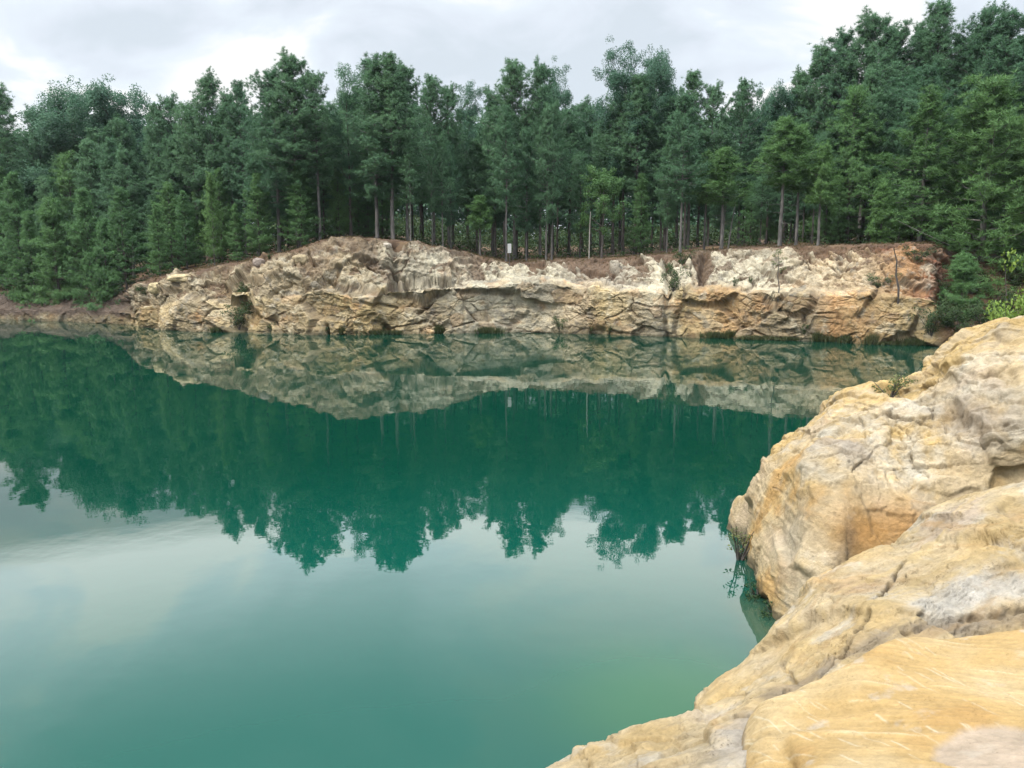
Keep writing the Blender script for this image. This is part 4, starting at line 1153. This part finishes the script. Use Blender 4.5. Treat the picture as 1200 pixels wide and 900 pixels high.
FRONT = [  # trees one can tell apart at the front of the wood
    (PC[0], 14, 205, 5, 'full dark pine on the low shore by the left edge', 'pine', 1.0), (PC[1], 60, 235, 4, 'full pine behind the low left bank, feathered down to the ground', 'pine', 1.1),
    (PC[0], 98, 225, 4.2, 'pine with tiered branches over the middle of the low left bank', 'pine', 1.0), (PC[2], 140, 222, 5, 'dark pine at the corner where the low bank meets the cliff', 'pine', 1.0),
    (PC[1], 182, 240, 6, 'small full pine just behind the yellow boulder', 'pine', 1.0), (PL[0], 246, 210, 8, 'bright small cone-shaped pine above the left cliff, fringed to its base', 'pine', .75),
    (PC[0], 300, 205, 8, 'wide tiered pine spreading over the rising left rim', 'pine', 1.15), (PC[1], 350, 195, 9, 'layered pine with spreading lower boughs left of the bare cliff peak', 'pine', 1.25),
    (PC[2], 395, 198, 12, 'dark full pine behind the reddish cliff peak', 'pine', 1.0), (PC[0], 214, 225, 9, 'dark pine in shade left of the bright cone-shaped pine', 'pine', .95),
    (PC[0], 32, 250, 4.2, 'low dark pine leaning over the far left water', 'pine', .9), (PC[2], 120, 262, 3.6, 'low pine with boughs touching the left bank', 'pine', .9), (PC[1], 275, 240, 7, 'short dark pine between the bright cone and the wide tiered pine', 'pine', .9),
    (PC[1], 430, 205, 14, 'dense dark pine right of the reddish cliff peak', 'pine', .9),
    (PT[1], 458, 150, 9, 'pine with a bare trunk at the cliff peak', 'pine', .75), (PT[3], 479, 158, 7, 'pine with the palest straight trunk at the right of the cliff peak', 'pine', .75),
    (PT[0], 517, 165, 9, 'thick straight trunk, first right of the cliff peak', 'pine', .75), (PT[4], 527, 175, 11, 'thin straight trunk beside the thick one right of the peak', 'pine', .6),
    (PT[1], 505, 190, 8, 'short thin pine left of the thick straight trunk', 'pine', .5),
    (PS[0], 562, 232, 8, 'small round-headed light green pine left of the white sign', 'pine', 1.6), (PT[3], 593, 130, 8.5, 'tall bare-trunked pine that stands beside the white sign', 'pine', .75),
    (PT[0], 602, 140, 13, 'pine with thin trunk just behind the white sign', 'pine', .6), (PT[2], 617, 160, 10, 'thin pine right of the white sign', 'pine', .6),
    (PT[4], 641, 135, 9, 'left trunk of the close pair right of the sign', 'pine', .7), (PT[1], 648, 128, 9.6, 'right trunk of the close pair right of the sign', 'pine', .7),
    (BS, 707, 198, 10, 'light green small round tree behind the white dead stem', 'broadleaf tree', 1.0),
    (PC[1], 752, 205, 16, 'dark full pine right of the small round tree', 'pine', .9),
    (PT[2], 785, 165, 10, 'thin-trunked pine left of the thick dark trunk', 'pine', .6), (PT[0], 803, 120, 8.6, 'pine with the thick dark trunk above the green cleft', 'pine', .95),
    (PS[1], 829, 180, 11, 'slim pine between the thick dark trunk and the leaning stems', 'pine', 1.0), (PS[0], 850, 178, 9, 'light pine with a bushy top over two leaning stems', 'pine', 1.5),
    (PS[1], 921, 142, 8, 'leftmost and tallest of the three slender pale-trunked front pines', 'pine', 1.35), (PS[0], 940, 152, 9, 'middle one of the three slender front pines, slightly leaning', 'pine', 1.1), (PS[2], 965, 176, 8.2, 'rightmost and shortest of the three slender front pines', 'pine', 1.1),
    (PC[2], 882, 215, 18, 'dark pine deep behind the leaning stems', 'pine', 1.0), (PC[0], 905, 225, 20, 'dark pine filling the shade behind the tallest slender pine', 'pine', 1.0), (PC[1], 985, 215, 14, 'dark pine right of the three slender pines', 'pine', 1.1),
    (PL[0], 1090, 118, 13, 'bright green wide pine on the slope right of the cliff end', 'pine', 1.4), (PL[1], 1166, 106, 12, 'largest bright green pine with drooping tiered boughs by the right edge', 'pine', 1.45),
    (PC[1], 1130, 300, 3.5, 'small dark young pine low on the right bank near the water', 'pine', 1.3), (PL[0], 1212, 150, 11, 'bright pine cut by the right edge, behind the yellow shrub', 'pine', 1.1),
    (PC[0], 1060, 190, 15, 'dark pine behind the light green sapling', 'pine', 1.0), (PC[2], 1120, 200, 20, 'dark pine in shade between the two bright right pines', 'pine', 1.0)]
for (pr, px, ty, ex, lb, cat, wd) in FRONT:
    tree(pr, px, ty, ex, lb, cat, 'trees along the front of the wood', wd)
tree(PY, 1036, 218, 9, 'light green sapling at the red earth near the cliff end', 'pine', 'trees along the front of the wood', 1.1)

# thin bare stems
def stem(name, pts, rad, label, mat):
    mb = MB(); pts = np.array(pts, float); o = pts[0].copy(); mb.tube(pts - o, rad, 7)
    e = link(name, mb.mesh(name, mat, True)); e.location = o
    tag(e, label, 'dead tree')
    return e


p0 = hit(1054, 357); d_ = math.hypot(p0[0], p0[1])
stem('dead_tree', [p0 + K(0, .15, -.3), W(1053, 338, p0[1] + .1), W(1050, 322, p0[1] + .05), W(1051, 306, p0[1] + .1), W(1047, 290, p0[1])], [.08, .066, .056, .045, .02], 'dark dead trunk leaning on the cliff end below the red earth', M_BARK_D)
g1 = W(690, 300, 67); zg = float(terrain(g1[0], g1[1])[0])
stem('dead_tree', [K(g1[0], g1[1], zg - .2), W(691, 270, 67), W(692, 248, 67)], [.055, .045, .025], 'short white dead stem in front of the small round tree', M_PALE)
for px, tilt, lb in [(853, 9, 'left of two thin leaning stems above the pale gullied rock'), (846, 5, 'right of two thin leaning stems above the pale gullied rock')]:
    a = W(px, 290, 66); a[2] = float(terrain(a[0], a[1])[0]) - .2
    stem('bare_sapling', [a, W(px + tilt * .5, 262, 66), W(px + tilt, 236, 66.2)], [.07, .05, .03], lb, M_BARK)

p0 = hit(912, 352)
q_ = W(912, 299, p0[1] - .1) - p0
sp_ = empty('bare_sapling', tuple(p0)); mb = MB()
mb.tube([[0, .1, -.2], q_ * .3 + K(.07, 0, 0), q_ * .55 + K(-.05, 0, 0), q_ * .8 + K(.06, 0, 0), q_], [.045, .036, .03, .022, .012], 6)
tw = []
for t_, dx in [(.62, .35), (.74, -.4), (.84, .38), (.92, -.3), (1.0, .1), (1.02, -.1)]:
    a_ = q_ * min(t_, 1); b_ = a_ + K(dx, random.uniform(-.2, .2), .28); mb.tube([a_, (a_ + b_) / 2 + K(0, 0, -.03), b_], [.012, .009, .005], 4); tw += [b_, (a_ + b_) / 2]
link('trunk', mb.mesh('sapling_stem', M_BARK_D, True), sp_)
mb = MB(); mb.leaves(np.array(tw), .22, 26, .11, .06, np.random.default_rng(4), nv=np.tile([0, -.2, .7], (len(tw), 1))); link('crown', mb.mesh('sapling_leaves', M_OLIVE), sp_)
tag(sp_, 'thin sapling with a small leafy top on the ledge against the white gullied rock', 'sapling')
# the board on the trunk
a = W(597, 291, 67.0)
mb = MB()
hw, hh, td = .155, .38, .02
v = np.array([[sx_ * hw, sy_ * td, sz_ * hh] for sx_ in (-1, 1) for sy_ in (-1, 1) for sz_ in (-1, 1)])
mb.add(v, [[0, 1, 3, 2], [4, 6, 7, 5], [0, 4, 5, 1], [2, 3, 7, 6], [0, 2, 6, 4], [1, 5, 7, 3]], 4)
sg = empty('sign', (a[0], a[1], a[2])); link('board', mb.mesh('sign_board', M_WHITE), sg)
mb = MB(); gz = float(terrain(a[0], a[1])[0])
mb.tube([[0, .06, gz - a[2] - .3], [0, .06, 0], [0, .06, hh * .9]], [.04, .04, .04], 8); link('post', mb.mesh('sign_post', M_BARK_D, True), sg)
tag(sg, 'small white upright board sign among the bare trunks on the rim', 'sign')

# ------------------------------------------------------------------ shrubs, tufts and boulders on the cliff
SH = [(BU[2], 280, 386, 3.1, 'dark green shrub hanging down the left cliff face', 1.0), (BU[2], 284, 352, 2.0, 'upper part shrub growing in the left cliff groove', .8),
      (BU[1], 318, 390, .9, 'small dark bush in a dark hollow at the waterline of the left cliff', .6), (BU[1], 384, 391, .8, 'bush in the first dark hollow under the yellow rock', .6),
      (BU[1], 451, 390, .9, 'bush in the wide hollow below the left cliff', 1.0), (BU[0], 657, 389, 1.9, 'dark bush at the waterline in the middle of the cliff', .8), (BU[1], 694, 391, .9, 'left bush in the shadowed undercut below the yellow block', .9), (BU[1], 714, 391, .9, 'right bush in the shadowed undercut below the yellow block', .9),
      (BU[2], 790, 342, 2.9, 'bright green bush filling the cleft in the white rock', .75), (BU[1], 800, 310, 1.4, 'small bush at the top of the green cleft', .9),
      (BU[0], 845, 283, 1.0, 'small leafy bush on the rim under the leaning stems', .9), (BU[0], 942, 394, 1.6, 'round bush at the water left of the orange rock', .6),
      (BU[0], 862, 336, 1.1, 'tiny bush on the ledge below the pale gully', .5), (BU[0], 880, 333, .9, 'second tiny bush on the ledge below the pale gully', .4),
      (BU[1], 1030, 335, 1.0, 'olive bush on the sloping ledge below the red earth', 1.4), (BU[0], 680, 292, 1.0, 'low green bush on the rim left of the small round tree', 1.2),
      (BU[1], 1075, 305, 1.1, 'low bush under the overhanging rim at the cliff end', 1.4),
      (BU[2], 1092, 395, 3.0, 'tall dark shrub on the bank just right of the cliff', .9), (BU[2], 1110, 385, 2.6, 'dark shrub low on the right bank', 1.1), (BU[2], 1128, 395, 2.6, 'dark shrub at the water before the near rock', 1.1),
      (BU[0], 1150, 380, 2.4, 'shrub above the near rock on the right bank', 1.2), (BU[2], 1175, 370, 2.8, 'wide shrub on the right bank left of the yellow shrub', 1.2), (BU[0], 1105, 345, 1.6, 'shrub halfway up the right bank', 1.2), (BU[2], 1140, 345, 2.4, 'shrub beneath the largest bright pine', 1.2), (BU[0], 1190, 335, 2.0, 'shrub behind the yellow shrub at the right edge', 1.3),
      (BU[1], 168, 345, 1.0, 'low bush in the dark notch at the start of the cliff', 1.2), (BU[0], 20, 352, 1.4, 'low bush on the left bank near the edge', 1.5), (BU[0], 75, 350, 1.4, 'low bush in the middle of the low left bank', 1.5), (BU[1], 118, 352, 1.2, 'low bush on the left bank beside the dark notch', 1.5),
      (BU[0], 316, 303, .7, 'sparse small bush on the rising left rim', .9)]
for (pr, px, py, h_, lb, wd) in SH:
    p = hit(px, py)
    s_ = h_ / pr['H']
    o = put(pr, p + K(0, .1, -.05), (s_ * wide_ if False else s_ * wd, s_ * wd, s_)); tag(o, lb, 'shrub', 'shrubs on the cliff and banks')
TF = [(255, 388, 'thin grass tuft at the waterline left of the hanging shrub'), (403, 391, 'dark grass tuft in the second hollow under the yellow rock'), (440, 390, 'left grass tuft of the wide hollow'), (465, 390, 'right grass tuft of the wide hollow'),
      (515, 390, 'grass tuft at the foot of the grey block'), (570, 390, 'grass tuft below the slab-like pale block'), (838, 395, 'leftmost grass tuft under the pale gullied rock'), (855, 396, 'long grass tuft under the pale gullied rock'), (886, 397, 'brown grass tuft under the smooth tan block'),
      (925, 399, 'grass tuft left of the round waterside bush'), (958, 400, 'grass tuft right of the round waterside bush'), (975, 401, 'long grass tuft under the orange rock'), (993, 402, 'last grass tuft under the orange rock'), (1020, 403, 'grass tuft below the leaning dead trunk'), (1045, 404, 'grass tuft right of the leaning dead trunk'), (1070, 405, 'last grass tuft before the dark right bank')]
for i, (px, py, lb) in enumerate(TF):
    p = hit(px, py - 3)
    o = put(TU_[i % 3], (p[0], p[1] - .15, 0), (random.uniform(.7, 1.5), 1, random.uniform(.5, 1.15)), random.uniform(-.3, .3)); tag(o, lb, 'grass tuft', 'grass tufts along the waterline')


def boulder(px, py, d, size, label, colr, seed):
    th_, ph_ = np.meshgrid(np.linspace(0, 2 * PI, 60), np.linspace(.001, PI - .001, 34))
    p = np.stack([np.cos(th_) * np.sin(ph_), np.sin(th_) * np.sin(ph_), np.cos(ph_)], -1).reshape(-1, 3)
    p = np.sign(p) * np.abs(p) ** .75
    p *= 1 + (fbm(p * 1.1 + seed, 4, seed) * .35 + fbm(p * 4 + seed, 3, seed + 3) * .08)[:, None]
    p *= np.array(size)
    c = np.array(colr) * .6 * (1 + .5 * fbm(p * 2.5 + seed, 4, seed + 8))[:, None]
    me = mesh('boulder', p, grid_faces(34, 60)[:, ::-1], 4, M_ROCK_FAR, np.clip(c, .02, .8), True)
    o = link('boulder', me); q = hit(px, py) if d is None else W(px, py, d)
    o.location = q; tag(o, label, 'boulder', 'loose boulders on the left rim')


boulder(183, 338, None, (.6, .5, .45), 'rounded pale yellow boulder perched at the left end of the cliff', (.62, .50, .29), 301)
boulder(212, 326, None, (.95, .6, .32), 'long flat yellow boulder on the rim right of the rounded one', (.60, .48, .28), 302)
boulder(303, 308, None, (.42, .35, .38), 'small grey-pink boulder standing on the rising left rim', (.36, .29, .24), 303)
boulder(352, 305, None, (.6, .4, .45), 'tan boulder on the rim left of the reddish peak', (.45, .36, .22), 304)
boulder(454, 288, None, (.32, .25, .22), 'small whitish stone at the top of the cliff peak', (.6, .52, .42), 305)

# near plants
def by_rock(pr, p, h_, label, cat, rz=0, wd=1.0):
    s_ = h_ / pr['H']; o = put(pr, p, (s_ * wd, s_ * wd, s_), rz); tag(o, label, cat); return o


SP1 = make_shrub(281, .62, .36, M_OLIVE, M_BARK_D, 26, .050, 22, 'sapling', 6)
by_rock(SP1, W(1043, 463, 15.4), .62, 'small olive green sapling growing on top of the pale rock face', 'sapling')
SP2 = make_shrub(282, .9, .36, M_OLIVE, M_BARK_D, 26, .055, 15, 'waterside_shrub', 7)
by_rock(SP2, K(WZ(866, 656, 0)[0], WZ(866, 656, 0)[1], -.05), 1.0, 'thin leafy shrub at the waterline on the left edge of the pale rock face', 'shrub')
SP3 = make_shrub(283, .3, .3, M_BUSH, M_BARK_D, 26, .04, 26, 'waterside_plant', 7)
for px, py, lb in [(889, 697, 'low dark plant at the foot of the pale rock face, farther one'), (910, 718, 'low dark plant at the foot of the pale rock face, nearer one')]:
    by_rock(SP3, WZ(px, py, 0) - K(.03, .05, .03), .3, lb, 'plant', random.random() * 6)
by_rock(BR, W(1203, 392, 22) * K(1, 1, 0) + K(0, 0, 1.0), W(1200, 258, 22)[2] - 1.0, 'bright yellow-green shrub at the right edge behind the pale rock face', 'shrub', wd=.6)
by_rock(BR, W(1192, 392, 20) * K(1, 1, 0) + K(0, 0, 2.0), W(1200, 332, 20)[2] - 2.0, 'lower yellow shrub just over the crest of the pale rock face', 'shrub', 2, wd=.75)

# ------------------------------------------------------------------ undergrowth and the far wood
r = np.random.default_rng(77)
mb = MB()
azs = r.uniform(-.72, .60, 5200); ex = r.uniform(0, 1, 5200) ** .8 * 62 + 9
rr = np.interp(azs, faz, frw) + np.interp(azs, faz, fsb) + ex - 4
x, y = np.sin(azs) * rr, np.cos(azs) * rr
cz = terrain(x, y) + r.uniform(.1, 1, 5200) ** 2 * np.clip((ex - 12) / 6, .15, 2.6)
mb.leaves(np.stack([x, y, cz], -1), .75, 18, .30, .16, r, nv=np.tile([0, -.3, .8], (len(x), 1)))
tag(link('undergrowth', mb.mesh('undergrowth', M_BUSH)), 'low dark undergrowth on the shaded floor of the wood', kind='stuff')
mb = MB(); pts = []
full_bvh = BVHTree.FromPolygons(P.reshape(NR, NC, 3)[::2, ::2].reshape(-1, 3).tolist(), grid_faces(*P.reshape(NR, NC, 3)[::2, ::2].shape[:2]).tolist())
for az_ in r.uniform(-.60, .52, 5200):
    rr_ = np.interp(az_, faz, frw) + np.interp(az_, faz, fsb) + r.uniform(-1.2, 7)
    x_, y_ = rr_ * math.sin(az_), rr_ * math.cos(az_)
    h_ = full_bvh.ray_cast(Vector((x_, y_, 40)), Vector((0, 0, -1)))
    zt_ = max(float(terrain(x_, y_)[0]), h_[0][2] if h_[0] is not None else -9)
    if zt_ > .4: pts.append((x_, y_, zt_ - .02))
pts = np.array(pts)
keep = fbm(pts * .45, 3, 33) > -.12; pts = pts[keep]
mb.blades(pts, np.tile([0, 0, 1.], (len(pts), 1)) + r.normal(0, .5, (len(pts), 3)), 9, .20, .035, .55, r)
tag(link('dry_grass', mb.mesh('dry_grass', M_DRY)), 'dry grass, twigs and litter scattered along the brown rim of the cliff', kind='stuff')
mb = MB()
nF = 13000
azs = r.uniform(-.80, .70, nF); rr = r.uniform(128, 150, nF)
x, y = np.sin(azs) * rr, np.cos(azs) * rr
cz = terrain(x, y) + r.uniform(0, 1, nF) * (19 + 3 * fbm(np.stack([azs * 20, azs * 0, azs * 0], -1), 3, 9))
mb.leaves(np.stack([x, y, cz], -1), 1.5, 26, .7, .38, r, nv=np.tile([0, -.3, .8], (len(x), 1)))
tag(link('far_wood', mb.mesh('far_wood', M_PINE)), 'dark far depth of the wood behind the trunks', kind='stuff')

# ------------------------------------------------------------------ air
m, nt, ns, ls = newmat('air')
out = ns.new('ShaderNodeOutputMaterial'); vol = ns.new('ShaderNodeVolumePrincipled')
vol.inputs['Color'].default_value = (.80, .90, 1, 1); vol.inputs['Density'].default_value = .00009; vol.inputs['Anisotropy'].default_value = .2
ls.new(vol.outputs[0], out.inputs['Volume'])
mb = MB()
v = np.array([[sx_ * 440, sy_ * 440, z_] for sx_ in (-1, 1) for sy_ in (-1, 1) for z_ in (-5.5, 52)])
mb.add(v, [[0, 1, 3, 2], [4, 6, 7, 5], [0, 4, 5, 1], [2, 3, 7, 6], [0, 2, 6, 4], [1, 5, 7, 3]], 4)
tag(link('haze', mb.mesh('haze', m)), 'thin pale summer haze over the lake and the wood', kind='stuff')

# ------------------------------------------------------------------ light
SUN_EL, SUN_AZ = math.radians(50), math.radians(242)          # azimuth clockwise from +Y: behind and left of the camera
wd_ = bpy.data.worlds.new('World'); scene.world = wd_; wd_.use_nodes = True
nt = wd_.node_tree; ns = nt.nodes; ls = nt.links; ns.clear()
out = ns.new('ShaderNodeOutputWorld'); bg = ns.new('ShaderNodeBackground'); bg.inputs['Strength'].default_value = .1
sk = N(ns, 'ShaderNodeTexSky', sky_type='NISHITA'); sk.sun_disc = False; sk.sun_elevation = SUN_EL; sk.sun_rotation = SUN_AZ
tc = ns.new('ShaderNodeTexCoord'); sep = ns.new('ShaderNodeSeparateXYZ'); ls.new(tc.outputs['Generated'], sep.inputs[0])


def M_(op, a, b_=None, c_=None):
    n = N(ns, 'ShaderNodeMath', operation=op)
    for i, v in enumerate((a, b_, c_)):
        if v is None: continue
        if isinstance(v, (int, float)): n.inputs[i].default_value = v
        else: ls.new(v, n.inputs[i])
    return n.outputs[0]


zc = M_('ADD', M_('MAXIMUM', sep.outputs[2], 0.0), .28)
cb_ = ns.new('ShaderNodeCombineXYZ'); ls.new(M_('DIVIDE', sep.outputs[0], zc), cb_.inputs[0]); ls.new(M_('DIVIDE', sep.outputs[1], zc), cb_.inputs[1])
cb_.inputs[2].default_value = 4.3
n1 = N(ns, 'ShaderNodeTexNoise', Scale=2.3, Detail=9.0, Roughness=.50, Distortion=.5); ls.new(cb_.outputs[0], n1.inputs['Vector'])
n2 = N(ns, 'ShaderNodeTexNoise', Scale=1.1, Detail=4.0, Roughness=.5); ls.new(cb_.outputs[0], n2.inputs['Vector'])
t_ = M_('ADD', M_('MULTIPLY', n1.outputs[0], .65), M_('MULTIPLY', n2.outputs[0], .35))
cr = ns.new('ShaderNodeValToRGB'); e = cr.color_ramp.elements
e[0].position = .43; e[0].color = (.68, .75, .82, 1); e[1].position = .565; e[1].color = (1.0, 1.0, .99, 1)
k = e.new(.475); k.color = (.76, .82, .90, 1); k = e.new(.52); k.color = (.82, .89, .96, 1)
ls.new(t_, cr.inputs[0])
up = N(ns, 'ShaderNodeMapRange', interpolation_type='SMOOTHSTEP'); up.inputs['From Min'].default_value = .288; up.inputs['From Max'].default_value = .33
up.inputs['To Min'].default_value = 8.5; up.inputs['To Max'].default_value = 27.0
ls.new(sep.outputs[2], up.inputs['Value'])
sc_ = N(ns, 'ShaderNodeVectorMath', operation='SCALE'); ls.new(cr.outputs[0], sc_.inputs[0]); dn = N(ns, 'ShaderNodeMapRange', interpolation_type='SMOOTHSTEP'); dn.inputs['From Min'].default_value = .34; dn.inputs['From Max'].default_value = .54
dn.inputs['To Min'].default_value = 1.0; dn.inputs['To Max'].default_value = .44
ls.new(sep.outputs[2], dn.inputs['Value'])
ze = N(ns, 'ShaderNodeMapRange', interpolation_type='SMOOTHSTEP'); ze.inputs['From Min'].default_value = .60; ze.inputs['From Max'].default_value = .9
ze.inputs['To Min'].default_value = 1.0; ze.inputs['To Max'].default_value = 5.2
ls.new(sep.outputs[2], ze.inputs['Value'])
ls.new(M_('MULTIPLY', M_('MULTIPLY', up.outputs[0], dn.outputs[0]), ze.outputs[0]), sc_.inputs['Scale'])
mx = N(ns, 'ShaderNodeMix', data_type='RGBA'); mx.inputs[0].default_value = .94
ls.new(sk.outputs[0], mx.inputs[6]); ls.new(sc_.outputs[0], mx.inputs[7])
ls.new(mx.outputs[2], bg.inputs[0]); ls.new(bg.outputs[0], out.inputs[0])

sun = bpy.data.lights.new('sun', 'SUN'); sun.energy = 3.0; sun.angle = math.radians(12); sun.color = (1, .95, .86)
so = bpy.data.objects.new('sun', sun); COL.objects.link(so)
sd_ = Vector((math.sin(SUN_AZ) * math.cos(SUN_EL), math.cos(SUN_AZ) * math.cos(SUN_EL), math.sin(SUN_EL)))
so.rotation_euler = sd_.to_track_quat('Z', 'Y').to_euler()

vs = scene.view_settings
vs.view_transform = 'Standard'; vs.look = 'None'; vs.exposure = 0.35; vs.gamma = 1.0; vs.use_curve_mapping = False
scene.render.engine = 'CYCLES'
cy = scene.cycles
cy.use_denoising = True; cy.volume_bounces = 0; cy.max_bounces = 8; cy.diffuse_bounces = 5; cy.glossy_bounces = 3; cy.transmission_bounces = 3
cy.use_adaptive_sampling = True; cy.adaptive_threshold = .02
